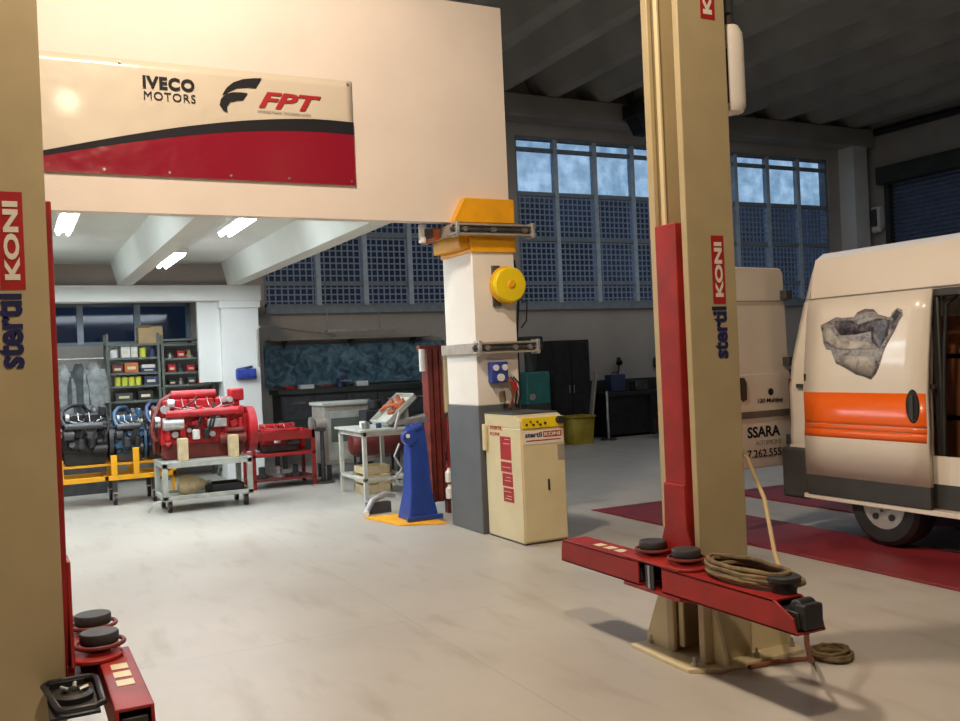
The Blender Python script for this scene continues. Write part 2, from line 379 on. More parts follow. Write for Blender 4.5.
# mezzanine: parapet wall with banner, low ceiling behind
WY = 8.0
struct(MB().box(XL, 4.43, WY, WY+.14, 2.97, 5.08).build('wall_mezzanine', 'wall'), 'pinkish white mezzanine wall above the opening')
mb = MB(); mb.box(XL, 3.3, WY+.14, 14.9, 3.32, 3.5)
for xb in (3.0, 1.42, -.15, -1.75, -3.35):
    mb.prism([(xb-.04, 3.34), (xb+.05, 2.97), (xb+.25, 2.97), (xb+.34, 3.34)], 'y', WY+.14, 14.5)
struct(mb.build('ceiling_mezzanine', 'mezz'), 'pale painted beams under the mezzanine')
struct(MB().box(XL, 3.55, 14.45, 14.75, 2.73, 2.97).build('trim_6', 'wall_cool', bevel=.01), 'white cross beam at the back of the bay')
struct(MB().box(2.93, 3.5, 14.48, 14.9, 0, 2.73).box(2.9, 3.53, 14.45, 14.93, 2.62, 2.73).build('pillar_back', 'wall_cool', bevel=.008), 'white square pillar beside the shelving')
# partition panel from white cross-beam down at pillar's left: white infill
struct(MB().box(2.60, 2.93, 14.6, 14.7, 1.5, 2.73).build('wall_infill', 'wall_cool'))

# front pillar
P = struct(MB().box(3.97, 4.42, 7.93, 8.6, 1.22, 3.0).build('pillar_front', 'pillar_white', bevel=.006), 'white pillar with grey base and yellow top')
MB().box(3.96, 4.43, 7.92, 8.61, 0, 1.22).build('grey_base', 'pillar_grey', P, .006)
MB().box(3.955, 4.435, 7.91, 8.615, 2.68, 2.97).build('yellow_band', 'yellow', P, .004)
MB().prism([(3.78, 2.96), (4.43, 2.96), (4.43, 3.19), (3.90, 3.19)], 'y', 7.90, 8.0).build('yellow_haunch', 'yellow', P, .004)
MB().box(3.86, 3.956, 7.97, 8.58, 2.72, 2.86).build('yellow_bracket', 'yellow', P, .01)
# ------------------------------------------------------------------ banner
def banner():
    import math
    x0, x1, zt, zb = -0.9, 2.86, 4.21, 3.27
    o = thing('banner', 'wide vinyl banner with lettering, black curve and crimson lower half', 'banner', (0, 0, 0))
    def sheet(name, m, poly, y, t=.004):
        return MB().prism(poly, 'y', y-t, y).build(name, m, o)
    y = WY - .012
    def curve(x, off=0): # boundary heights measured along the banner
        t = (x-.3)/2.56
        return 3.415 + .345*math.sin(min(1.25, max(-.5, t))*PI/2*1.1) + off if t > -.3 else 3.415-.2
    xs = [x0 + (x1-x0)*i/60 for i in range(61)]
    # gently rippled cream sheet
    bm = bmesh.new(); nx, nz = 60, 14; g = []
    for i in range(nx+1):
        r = []
        for j in range(nz+1):
            xx = x0+(x1-x0)*i/nx; zz = zb+(zt-zb)*j/nz
            r.append(bm.verts.new((xx, y - .002, zz)))
        g.append(r)
    for i in range(nx):
        for j in range(nz): bm.faces.new((g[i][j], g[i+1][j], g[i+1][j+1], g[i][j+1]))
    mb = MB(); mb.bm.free(); mb.bm = bm
    s = mb.build('vinyl_sheet', 'banner', o)
    so = s.modifiers.new('solid', 'SOLIDIFY'); so.thickness = .003
    sheet('crimson_field', 'bannerred', [(x0, zb), (x1, zb)] + [(x, max(zb+.01, curve(x, -.03))) for x in reversed(xs)], y-.006)
    bnd = [(x, max(zb+.01, curve(x, -.03))) for x in xs if x > -.2] ; top = [(x, max(zb+.012, curve(x, .008 + .075*min(1, max(0, (x-.2)/2.3))))) for x in reversed(xs) if x > -.2]
    sheet('black_curve', 'darkprint', bnd + top, y-.0085, .003)
    ty = y - .0095
    R, U = (1, 0, 0), (0, 0, 1)
    text('lettering', 'IVECO', 'darkprint', (1.07, ty, 3.985), R, U, .41, .105, o, bold=.045, spacing=1.12)
    text('lettering', 'MOTORS', 'darkprint', (1.075, ty, 3.895), R, U, .41, .068, o, bold=0, spacing=1.1)
    text('lettering', 'FPT', 'redprint', (2.01, ty, 3.905), R, U, .56, .14, o, bold=.03, shear=.35)
    text('lettering', 'POWERTRAIN TECHNOLOGIES', 'greyprint', (2.0, ty, 3.86), R, U, .47, .022, o)
    # swoosh emblem: two swept black blades
    def blade(p0, pts_top, pts_bot):
        return MB().prism([p0]+pts_top+pts_bot, 'y', ty-.002, ty).build('emblem_blade', 'darkprint', o)
    ox, oz = 1.68, 3.84; S = .36/.30
    def q(a, b): return (ox + a*S, oz + b*S)
    blade(q(.02, .12), [q(.05, .17), q(.10, .215), q(.17, .245), q(.25, .26), q(.305, .265)], [q(.26, .19), q(.20, .19), q(.13, .18), q(.08, .155)])
    blade(q(.0, .05), [q(.01, .09), q(.04, .125), q(.09, .145), q(.15, .15), q(.20, .148)], [q(.165, .095), q(.12, .09), q(.075, .075), q(.05, .04), q(.055, .0), q(.025, .01)])
    for xx in (-.8, .3, .75, 1.25, 1.75, 2.25, 2.82):
        MB().cyl((xx, y-.014, zb+.035), (xx, y-.004, zb+.035), .011, seg=10).build('grommet', 'steel', o)
    for xx in (-.8, .9, 2.82):
        MB().cyl((xx, y-.014, zt-.03), (xx, y-.004, zt-.03), .011, seg=10).build('grommet', 'steel', o)
banner()

# ------------------------------------------------------------------ things on the front pillar
def trunk_rail(name, label, z, x0, x1, y1):
    o = thing(name, label, 'rail', (x0, 7.86, z))
    L = x1-x0
    MB().box(0, L, -.035, .03, -.055, -.035).box(0, L, -.035, .03, .035, .055).box(0, L, .015, .03, -.05, .05).build('rail_channel', 'galv', o, .004)
    MB().cyl((-.02, -.005, 0), (L+.02, -.005, 0), .02, seg=12).build('inner_bar', 'darkgrey', o)
    for xx in (.12, .42, L-.12):
        MB().cyl((xx, -.045, 0), (xx, .01, 0), .026, seg=14).build('roller', 'steel', o)
    MB().box(.0, .06, .03, y1-7.86, -.05, .05).build('side_channel', 'galv', o, .004)
    for xx in (.02, L-.05): MB().box(xx, xx+.035, -.05, .07, -.07, .07).build('clamp', 'alu', o, .004)
    return o
trunk_rail('trunking_rail', 'grey metal rail clamped just below the yellow haunch', 2.885, 3.74, 4.62, 8.62)
trunk_rail('trunking_rail', 'grey metal rail clamped round the pillar at head height above the blue sockets', 1.765, 3.92, 4.62, 8.62)
o = thing('guard_reel', 'round bright yellow reel cover on the pillar', 'reel', (4.295, 7.93, 2.36))
MB().lathe([(.05, -.16), (.155, -.155), (.168, -.14), (.17, -.05), (.165, -.03)], ax='y', seg=36).build('cover', 'yellow_bright', o)
MB().lathe([(.03, -.172), (.04, -.165), (.045, -.155)], ax='y', seg=20).build('hub', 'yellow', o)
MB().box(-.13, -.05, -.04, -.001, -.20, .19).build('mounting_plate', 'darkgrey', o, .004)
MB().torus((0, -.06, 0), .172, .012, 'y', 36).build('rim', 'yellow', o)
o = thing('conduit_pipe', 'thin black conduit looping down the right edge of the pillar', 'pipe', (4.46, 8.0, 0))
MB().tube([(0, 0, 2.62), (.03, -.02, 2.3), (.02, 0, 2.1), (.0, 0, 1.9), (.0, 0, 1.3)], .012).build('tube', 'black', o)
MB().tube([(.0, -.01, 2.25), (.11, -.03, 2.2), (.10, -.02, 2.02), (.05, 0, 1.95)], .008).build('cable', 'black', o)
# bracket left (red brown fitting with white cap) on the upper rail
o = thing('gas_spring', 'brown bracket with white end cap left of the yellow haunch', 'bracket', (3.62, 8.15, 2.88))
MB().box(.03, .12, -.03, .3, -.06, .05).build('arm', 'rust', o, .01)
MB().box(-.05, .04, -.04, .1, -.04, .04).build('mount', 'darkgrey', o, .01)
MB().cyl((-.06, 0, -.09), (-.06, 0, .08), .035, seg=16).build('end_cap', 'white', o)
# sockets
o = thing('socket_box', 'blue socket box with two white outlets on the front pillar', 'socket', (4.17, 7.93, 1.53))
MB().box(-.09, .09, -.09, -.001, -.10, .10).build('housing', 'socketblue', o, .012)
for sx in (-.045, .05): MB().cyl((sx, -.105, .045), (sx, -.085, .045), .03, seg=16).build('outlet', 'white', o)
MB().cyl((.0, -.115, -.05), (.0, -.085, -.05), .036, seg=16).build('outlet_cover', 'white', o)
o = thing('plug_cable', 'dark cables and red plugs hanging from the socket box', 'cable', (4.27, 7.86, 1.45))
for i, (dx, m) in enumerate([(.03, 'hosered'), (.06, 'black'), (.09, 'black'), (.0, 'hosered')]):
    MB().tube([(dx-.04, 0, .03), (dx, -.03, -.03), (dx+.015*i, -.01, -.12), (dx, 0, -.2-.02*i), (dx+.02, .02, -.26)], .009).build('cable', m, o)
MB().cyl((.03, -.02, -.01), (.06, -.03, -.10), .025, seg=12).build('plug', 'redprint', o)
MB().cyl((-.09, -.02, -.1), (-.08, -.02, -.2), .03, seg=12).build('plug', 'rope', o)
# control cabinet
o = thing('control_cabinet', 'cream lift control cabinet with yellow switch strip in front of the pillar', 'cabinet', (4.0, 7.2, 0))
w, d, h = .455, .68, 1.13
MB().box(0, w, 0, d, .015, h-.1).build('body', 'cream', o, .008)
MB().prism([(0, h-.1), (0, h-.02), (.1, h+.02), (d, h+.02), (d, h-.1)], 'x', 0, w).build('top_hood', 'cream', o, .006)
MB().box(-.005, w+.005, .1, d+.005, h+.02, h+.032).build('lid', 'darkgrey', o, .003)
MB().box(.01, w-.01, .01, d-.01, 0, .02).build('plinth', 'darkgrey', o)
dr = MB().box(.012, w-.012, -.012, 0, .03, h-.12).build('door', 'cream', o, .004)
MB().box(w*.56, w*.60, -.022, -.010, .47, .57).build('handle', 'handle', dr, .004)
st = MB().box(.02, w-.01, -.014, 0, h-.1, h-.005).build('switch_strip', 'yellow_bright', o, .003)
for (bx, bz, r, m) in [(.06, .035, .010, 'black'), (.10, .06, .009, 'redprint'), (.13, .03, .010, 'black'), (.17, .055, .009, 'black'), (.20, .03, .010, 'darkprint'), (.25, .04, .012, 'black')]:
    MB().cyl((bx, -.026, h-.1+bz), (bx, -.012, h-.1+bz), r, seg=12).build('button', m, st)
MB().cyl((w-.06, -.06, h-.04), (w-.06, -.012, h-.04), .035, seg=20).build('stop_button', 'black', st)
sg = MB().box(.03, w-.03, -.017, -.011, h-.24, h-.125).build('maker_label', 'whiteprint', o)
text('lettering', 'stertil', 'navy', (.04, -.0175, h-.18), (1, 0, 0), (0, 0, 1), .17, .045, sg, bold=.03)
MB().box(.225, w-.04, -.019, -.0165, h-.185, h-.133).build('red_field', 'redprint', sg)
text('lettering', 'KONI', 'whiteprint', (.235, -.0195, h-.175), (1, 0, 0), (0, 0, 1), .165, .033, sg, bold=.03)
MB().box(.05, w-.05, -.0185, -.0165, h-.215, h-.205).build('red_line', 'redprint', sg)
MB().box(w-.085, w-.02, -.016, -.011, h-.40, h-.26).build('type_plate', 'galv', o)
# red marks on left face (x = 0 side)
R, U = (0, -1, 0), (0, 0, 1)
text('lettering', 'STERTIL', 'redprint', (-.001, .57, h-.125), R, U, .24, .035, o, bold=.02)
text('lettering', 'KONI', 'redprint', (-.001, .57, h-.18), R, U, .18, .032, o, bold=.02)
mk = MB().box(-.003, 0, .18, .38, .74, .95).box(-.003, 0, .18, .38, .63, .72).box(-.003, 0, .17, .36, .50, .615).box(-.003, 0, .16, .35, .36, .485).build('red_panel', 'redprint', o)
for i, z in enumerate((.925, .885, .67, .58, .55, .45, .41, .385)):
    MB().box(-.0045, -.003, .20, .20+.12+.03*(i % 3-1), z, z+.004).build('print_line', 'whiteprint', mk)
MB().box(-.03, 0, .625, .69, .80, 1.05).build('switch_housing', 'cream', o, .01)
# ------------------------------------------------------------------ two post lift
def lift_post(name, label, xin, s, arms, motor=False, cy=0.0, px=-.09, pads=(-.15, .13)):
    """xin: plane of the channel opening; s=+1 opening faces -X (post body towards +X), s=-1 mirrored."""
    o = thing(name, label, 'vehicle lift', (xin, 3.99, 0), group=None)
    def X(a): return a*s
    def bx(mb, a0, a1, y0, y1, z0, z1): return mb.box(min(X(a0), X(a1)), max(X(a0), X(a1)), y0, y1, z0, z1)
    ZT = 4.6; W = .32; h = .155; t = .022
    prof = [(0, -h), (W, -h), (W, h), (0, h), (0, h-.055), (.03, h-.055), (.03, h-t), (W-t, h-t), (W-t, -h+t), (.03, -h+t), (.03, -h+.045), (.0, -h+.045)]
    prof = [(X(a), b) for a, b in prof]
    MB().prism(prof, 'z', .02, ZT).build('post', 'post', o, .006)
    mb = MB(); bx(mb, .035, .05, -h+.05, -h+.085, .05, ZT); bx(mb, .035, .05, h-.095, h-.06, .05, ZT); mb.build('guide_rail', 'cream', o, .003)
    mb = MB(); bx(mb, -.03, W+.03, -h-.03, h+.03, ZT, ZT+.03); mb.build('top_plate', 'post', o, .004)
    # carriage
    mb = MB(); bx(mb, -.022, .16, -.085, .085, .40, 2.33); mb.build('carriage', 'red', o, .006)
    mb = MB(); mb.prism([(-.085, .95), (.085, .95), (.09, .72), (.15, .56), (-.15, .56), (-.09, .72)], 'x', min(X(-.035), X(-.02)), max(X(-.035), X(-.02))); mb.build('carriage_web', 'red', o, .004)
    mb = MB()
    bx(mb, -.215, -.005, -.24+cy, .24+cy, .545, .56); bx(mb, -.215, -.005, -.24+cy, .24+cy, .395, .415); bx(mb, -.035, -.005, min(-.24+cy, -.1), .24+cy, .4, .56)
    for sy in (-.2, .2):
        for z_ in (.395, .545): mb.cyl((X(-.115), sy+cy, z_), (X(-.115), sy+cy, z_+.017), .10, seg=28)
    mb.build('arm_bracket', 'red', o, .004)
    mb = MB(); bx(mb, -.218, -.21, -.035+cy, .035+cy, .42, .54); mb.build('bracket_slot', 'blackmetal', o)
    mb = MB(); bx(mb, -.222, -.212, -.008+cy, .010+cy, .42, .54); mb.build('gear_bar', 'steel', o)
    for sy in pads:
        p = MB().lathe([(.03, .562), (.05, .585), (.070, .592), (.074, .60), (.074, .63), (.070, .636), (.0, .637)], (X(px), sy, 0), seg=32).build('pad', 'pad', o)
        MB().torus((X(px), sy, .590), .092, .009, 'z', 32).build('pad_ring', 'red_dark', p)
    # base
    mb = MB(); mb.prism([(X(-.12), -.16), (X(.02), -.25), (X(W+.28), -.25), (X(W+.34), -.1), (X(W+.34), .32), (X(W+.1), .36), (X(-.1), .36)], 'z', 0, .022); mb.build('base_plate', 'cream', o, .004)
    def gus(name, poly, y0, y1): MB().prism([(X(a), b) for a, b in poly], 'y', y0, y1).build(name, 'cream', o, .003)
    gus('gusset', [(W-.01, .02), (W-.01, .42), (W+.05, .42), (W+.31, .06), (W+.31, .02)], -.13, -.11)
    gus('gusset', [(W-.01, .02), (W-.01, .42), (W+.05, .42), (W+.31, .06), (W+.31, .02)], .10, .12)
    g = MB(); g.prism([(-.15, .02), (-.15, .30), (-.17, .30), (-.245, .06), (-.245, .02)], 'x', min(X(.06), X(.08)), max(X(.06), X(.08))).build('gusset', 'cream', o)
    g = MB(); g.prism([(.15, .02), (.15, .42), (.17, .42), (.34, .06), (.34, .02)], 'x', min(X(.0), X(.02)), max(X(.0), X(.02))).build('gusset', 'cream', o)
    for (a, b) in ((-.06, -.14), (.0, .3), (W+.26, -.18), (W+.26, .27), (.3, -.21)):
        MB().cyl((X(a), b, .022), (X(a), b, .045), .016, seg=6).cyl((X(a), b, .045), (X(a), b, .07), .008, seg=10).build('anchor_bolt', 'steel', o)
    # arms: (dir, length, width, angle)
    for (dy, L, w, x_in, stick, dark_end) in arms:
        y0 = dy*.10+cy; y1 = dy*L+cy; lo, hi = min(y0, y1), max(y0, y1)
        xa, xb = -.13-w/2+x_in, -.13+w/2+x_in
        mb = MB(); tt = .012
        a0, a1 = min(X(xa), X(xb)), max(X(xa), X(xb)); z0, z1 = .415, .545
        # hollow box section: four plates, slanted mouth
        sl = dy*.13 if dark_end else dy*.02
        mb.prism([(y0, z0), (y1, z0), (y1-sl*.15, z0+.07), (y1-sl, z1), (y0, z1)], 'x', a0, a0+tt)
        mb.prism([(y0, z0), (y1, z0), (y1-sl*.15, z0+.07), (y1-sl, z1), (y0, z1)], 'x', a1-tt, a1)
        mb.box(a0, a1, min(y0, y1-sl), max(y0, y1-sl), z1-tt, z1); mb.box(a0, a1, lo, hi, z0, z0+tt)
        arm = mb.build('arm', 'red', o, .003)
        inn = MB(); e = y1-dy*.02 if not dark_end else y1-dy*.01
        inn.box(a0+.02, a1-.02, min(y0, e), max(y0, e), z0+.02, z1-.035)
        inn.build('inner_arm', 'blackmetal', arm, .004)
        if dark_end:
            q = MB(); q.box(a0+.03, a1-.03, e-.03, e+.03, z0+.02, z1-.0, 0); q.cyl(((a0+a1)/2-.05, e-dy*.03, z1-.02), ((a0+a1)/2+.05, e-dy*.03, z1-.02), .035, seg=16)
            q.build('end_block', 'black', arm, .01)
            q = MB().cyl(((a0+a1)/2+.05, y1-dy*.2, z1), ((a0+a1)/2+.05, y1-dy*.2, z1+.05), .055, seg=20).cyl(((a0+a1)/2+.05, y1-dy*.2, z1+.05), ((a0+a1)/2+.05, y1-dy*.2, z1+.075), .075, seg=20).build('arm_pad', 'black', arm, .004)
        for k in range(stick):
            yy = y0 + dy*(.27 + .105*k)
            MB().box((a0+a1)/2-.03, (a0+a1)/2+.03, yy-.035, yy+.035, z1+.0005, z1+.002).build('sticker', 'sticker', arm)
    # signage on the -Y face
    yf = -h-.0015; cx = .20 if s > 0 else -.12-0.0
    zb, zt = (1.895, 2.255) if s > 0 else (1.985, 2.345)
    R, U = (0, 0, 1), (-1, 0, 0)
    bxx = MB().box(cx-.042, cx+.042, yf-.001, yf+.001, zb, zt).build('logo_panel', 'redprint', o)
    text('lettering', 'KONI', 'whiteprint', (cx+.026, yf-.0015, zb+.035), R, U, zt-zb-.07, .052, bxx, bold=.04)
    text('lettering', 'stertil', 'navy', (cx+(.044 if s > 0 else .028), yf, zb-.29), R, U, .275, .10, o, bold=.035)
    if s > 0:
        b2 = MB().box(cx-.045, cx+.05, yf-.001, yf+.001, 3.40, 3.80).build('logo_panel', 'redprint', o)
        text('lettering', 'KONI', 'whiteprint', (cx+.03, yf-.0015, 3.425), R, U, .35, .06, b2, bold=.04)
    if motor:
        m_ = MB().lathe([(.0, 2.96), (.07, 2.965), (.082, 2.99), (.085, 3.02), (.085, 3.34), (.08, 3.40), (.06, 3.44), (.0, 3.45)], (W+.155, 0, 0), seg=28).build('oil_tank', 'pillar_white', o)
        MB().box(W, W+.10, -.06, .06, 3.0, 3.3).build('tank_bracket', 'blackmetal', m_, .005)
        MB().cyl((W+.14, 0, 3.44), (W+.14, 0, 3.60), .05, seg=20).box(W+.04, W+.14, -.06, .06, 3.5, 3.9).build('motor', 'darkgrey', o, .006)
        MB().tube([(W+.02, -.09, 4.4), (W+.03, -.1, 3.4), (W+.02, -.08, 1.6), (W+.02, -.05, .2)], .012).build('hydraulic_pipe', 'blackmetal', o)
    return o
post_r = lift_post('lift_post', 'beige lift post with red carriage and a coiled hose on its arm', 3.17, 1,
          [(-1, 1.02, .17, 0.0, 0, True), (1, .88, .17, 0, 3, False)], motor=True)
post_l = lift_post('lift_post', 'beige lift post at the left edge, cropped, seen from its lettered side', .15, -1,
          [(-1, .88, .125, -.055, 3, False), (1, .60, .13, -.01, 0, False)], cy=.2, px=-.135, pads=(.05, .37))
# tool tray at the left post
tr = MB().tube([(-.04, -.50, .53), (-.02, -.53, .53), (.07, -.53, .53), (.10, -.50, .53), (.10, -.20, .53), (.08, -.17, .53), (-.06, -.17, .53), (-.08, -.20, .53)], .011, 8, True).build('tool_tray', 'blackmetal', post_l, loc=(0, 0, 0))
tr.location = (-.0, 0, 0)
MB().box(-.07, .09, -.52, -.18, .50, .51).build('tray_bottom', 'black', tr)
MB().box(-.06, .06, -.19, -.152, .5, .53).build('tray_bracket', 'blackmetal', tr)
o = thing('lifting_adapter', 'black round adapter with chrome pins lying in the tray of the left post', 'adapter', (.165, 3.64, .51))
MB().lathe([(.03, 0), (.065, .0), (.066, .02), (.045, .028), (.04, .015)], seg=24).build('ring', 'black', o)
for a in (.2, 1.4, 2.5): MB().cyl((.02*math.cos(a), .04*math.sin(a), .028), (.05*math.cos(a), .08*math.sin(a), .034), .008, seg=10).build('pin', 'steel', o)

# yellow floor sticker tag etc. : hoses on the right post
def coil(name, label, c, rx, ry, n, r, m, seed, zr=.03):
    rnd = random.Random(seed); pts = []
    for k in range(n):
        a0 = rnd.uniform(-.012, .012); sx, sy = rnd.uniform(.72, 1.05), rnd.uniform(.8, 1.05); ox, oy = rnd.uniform(-.02, .02), rnd.uniform(-.03, .03)
        for i in range(20):
            a = 2*PI*i/20
            pts.append((ox+rx*sx*math.cos(a), oy+ry*sy*math.sin(a), r + .0 + zr*k/n*2 + rnd.uniform(0, .008)))
    o = MB().tube(pts, r, 7).build(name, m, None, loc=c); tag(o, label, 'hose'); return o
coil('hose_coil', 'olive brown hose coiled on top of the near lift arm', (3.11, 3.40, .549), .13, .29, 7, .011, 'rope', 3, .035)
coil('hose_coil', 'small dark hose coil lying on the floor beside the lift base', (3.82, 3.60, 0.0), .12, .09, 5, .010, 'rope', 5, .02)
o = MB().tube([(3.38, 4.2, 1.9), (3.42, 4.19, 1.5), (3.50, 4.12, 1.25), (3.53, 3.85, 1.06), (3.42, 3.62, .88), (3.28, 3.42, .66), (3.2, 3.30, .60)], .011).build('air_line', 'hosebeige')
tag(o, 'thin beige air line slanting down from behind the lift post', 'hose')
o = MB().tube([(3.06, 3.02, .402), (3.10, 3.06, .34), (3.34, 3.28, .16), (3.60, 3.52, .05), (3.70, 3.62, .014), (3.62, 3.66, .014), (3.48, 3.69, .014), (3.34, 3.70, .014)], .012).build('drain_hose', 'hosered')
tag(o, 'brown red hose dropping from the near arm tip to the floor', 'hose')

# ------------------------------------------------------------------ runways in the floor
for (x0, x1, lab) in ((5.5, 6.42, 'dark red steel runway under the near wheels of the van'), (7.3, 8.2, 'dark red steel runway under the far side of the van')):
    o = thing('lift_runway', lab, 'runway', (x0, 0, 0))
    w = x1-x0
    MB().box(0, w, 1.2, 8.2, .0, .022).build('deck', 'red_runway', o, .004)
    MB().prism([(8.2, 0), (8.2, .022), (8.42, .003), (8.42, 0)], 'x', 0, w).build('ramp', 'red_runway', o)

# ------------------------------------------------------------------ van
def van():
    o = thing('delivery_van', 'white high roof van with orange stripe and engine picture on its side', 'van', (6.2, 6.22, 0.022))
    # local: x 0 (near side) .. 2.02 (far side), y 0 rear .. -5.7 front
    W = 2.02; cx = W/2; zo = 0
    levels = [(.50, 1.0), (.86, 1.01), (.955, 1.0), (1.26, 1.0), (1.50, .975), (1.86, .925), (2.02, .90), (2.03, .89), (2.26, .85), (2.38, .81), (2.44, .71), (2.47, .45), (2.475, 0)]
    # stations along y: (y, scale of width, roof factor)
    ys = [0, -.05, -.20, -1.44, -2.66, -3.2, -3.6, -4.2, -4.75]
    def top(y):  # roof height limit: taper at rear and front
        if y > -.3: return {0: .995, -.05: .998, -.20: 1.0}.get(y, 1)
        return {-4.2: .985, -4.75: .60}.get(y, 1.0)
    bm = bmesh.new(); grid = []
    def half(y, z, w):
        ws = {0: .985, -.05: .995, -.2: 1.0, -4.75: .93}.get(y, 1.0)
        # rear corner leans forward with height
        return w*ws
    for y in ys:
        ring = []
        for (z, w) in levels:
            zz = .5 + (z-.5)*top(y); ring.append((half(y, z, w), zz))
        yy = []
        pts = []
        for (hw, zz) in ring: 
            lean = -(zz-1.4)*.2 if y > -.1 and zz > 1.4 else 0
            if y <= -4.7: lean = (zz-.9)*.1
            pts.append(bm.verts.new((cx-hw, y+lean, zz)))
        for (hw, zz) in reversed(ring[:-1]):
            lean = -(zz-1.4)*.2 if y > -.1 and zz > 1.4 else 0
            pts.append(bm.verts.new((cx+hw, y+lean, zz)))
        grid.append(pts)
    n = len(grid[0]); L = len(levels)
    for i in range(len(ys)-1):
        for j in range(n-1):
            side_open = (i == 3 and j < 6)      # sliding door opening on near side, y -1.44..-2.66
            if side_open: continue
            bm.faces.new((grid[i][j], grid[i+1][j], grid[i+1][j+1], grid[i][j+1]))
    # rear: far half closed, near half open (door swung out): frame only
    mb = MB(); mb.bm.free(); mb.bm = bm
    bmesh.ops.recalc_face_normals(bm, faces=bm.faces[:])
    b = mb.build('body', 'van', o, ang=28)
    so = b.modifiers.new('solid', 'SOLIDIFY'); so.thickness = .03; so.offset = -1
    # front nose
    nose = [(-4.75, .35), (-4.75, 1.62), (-4.95, 1.35), (-5.45, 1.10), (-5.62, .95), (-5.68, .6), (-5.62, .30)]
    MB().prism(nose, 'x', .06, W-.06).build('bonnet', 'van', o, .06)
    MB().prism([(-4.40, 2.22), (-4.93, 1.36), (-4.90, 1.32), (-4.38, 2.18)], 'x', .16, W-.16).build('windscreen', 'vanglass', o)
    MB().box(.12, W-.12, -5.72, -5.5, .3, .62).build('front_bumper', 'vantrim', o, .05)
    MB().box(.45, W-.45, -5.70, -5.6, .66, .86).build('grille', 'vantrim', o, .02)
    for xx in (.1, W-.4): MB().box(xx, xx+.3, -5.64, -5.4, .8, 1.05).build('headlight', 'lampglow', o, .04)
    # cab side window and mirror
    for sx in (0, 1):
        x0, x1 = (.035, .05) if sx == 0 else (W-.05, W-.035)
        MB().prism([(-2.95, 1.35), (-2.95, 1.92), (-3.6, 1.92), (-4.35, 1.40), (-4.35, 1.35)], 'x', x0+(.0 if sx else -.01), x1+(.01 if sx else 0)).build('side_window', 'vanglass', o, .004)
        mx = -.16 if sx == 0 else W+.02
        MB().box(mx, mx+.14, -4.25, -4.15, 1.3, 1.7).build('mirror', 'vantrim', o, .03)
    # lower skirt panels with wheel arches
    def skirt(x0, x1):
        def arch(yc, r=.40):
            return [(yc + r*math.cos(a), .30+ max(0, .0) + r*math.sin(a)) for a in [PI*k/14 for k in range(15)]]
        poly = [(0, .50), (0, .30)] + arch(-.98) + [(-2.7, .30)] + arch(-4.35) + [(-4.75, .3), (-4.75, .50)]
        # drop to flat top at .74 where arches rise
        poly = [(0, .76), (0, .34)] + [(a_, max(.34, b_)) for a_, b_ in arch(-.98) + arch(-4.32)] + [(-4.76, .34), (-4.76, .76)]
        return MB().prism(poly, 'x', x0, x1)
    skirt(.0, .03).build('side_skirt', 'van', o)
    skirt(W-.03, W).build('side_skirt', 'van', o)
    mb = MB()
    for (a, c) in ((-.02, -.56), (-1.40, -3.88)): mb.box(-.012, .0, c, a, .37, .55)
    mb.build('side_moulding', 'vantrim', o, .004)
    mb = MB()
    mb.box(.03, W-.03, -4.75, -.02, .48, .52); mb.build('load_floor', 'vaninside', o)
    MB().box(.26, W-.26, -4.7, -.1, .30, .48).build('chassis', 'black', o)
    MB().box(.08, W-.08, -2.74, -2.70, .5, 2.3).build('bulkhead', 'vaninside', o)
    MB().box(.02, W-.02, -.04, .06, .32, .54).build('rear_bumper', 'vantrim', o, .02)
    MB().box(-.055, .12, -.24, .05, .30, .74).build('bumper_corner', 'vantrim', o, .02)
    # tail lamp
    MB().box(.03, .10, -.03, .02, .85, 1.35).build('tail_lamp', 'tail', o, .01)
    # far rear door, closed
    MB().prism([(cx+.02, .55), (W-.06, .55), (W-.08, 1.5), (W-.2, 2.2), (cx+.02, 2.28)], 'y', -.16, -.12).build('rear_door', 'van', o, .01)
    # wheels
    for (xc, yc) in ((-.015, -.98), (W-.235, -.98), (-.015, -4.32), (W-.235, -4.32)):
        out = 0 if xc < 1 else 1
        wh = MB().lathe([(.19, .08), (.205, .005), (.30, -.0), (.335, .03), (.345, .08), (.345, .17), (.335, .22), (.30, .25), (.205, .245), (.19, .17)], (xc, yc, .345), 'x', 36).build('wheel', 'black', o)
        fx = xc+.012 if not out else xc+.238
        d = -1 if not out else 1
        MB().lathe([(.205, 0), (.20, .03), (.10, .05), (.09, .02), (.0, .02)] if not out else [(.205, 0), (.20, -.03), (.10, -.05), (.09, -.02), (.0, -.02)], (fx, yc, .345), 'x', 30).build('rim', 'plate', wh)
        for k in range(5):
            a = 2*PI*k/5+.3; MB().cyl((fx+d*.012, yc+.13*math.cos(a), .345+.13*math.sin(a)), (fx-d*.02, yc+.13*math.cos(a), .345+.13*math.sin(a)), .026, seg=12).build('rim_hole', 'black', wh)
        h = MB()
        for k in range(5):
            a = 2*PI*k/5; h.cyl((fx+d*.03, yc+.06*math.cos(a), .345+.06*math.sin(a)), (fx-d*.02, yc+.06*math.cos(a), .345+.06*math.sin(a)), .012, seg=8)
        h.cyl((fx+d*.03, yc, .345), (fx-d*.02, yc, .345), .04, seg=16); h.build('wheel_nut', 'steel', wh)
    # sliding door pushed back along the near side (local y -.22..-1.45), follows the lean of the side
    def side_x(z):
        for k in range(len(levels)-1):
            (za, wa), (zb_, wb) = levels[k], levels[k+1]
            if za <= z <= zb_: return cx-(wa+(wb-wa)*(z-za)/(zb_-za))
        return cx-1.0
    D = -.075
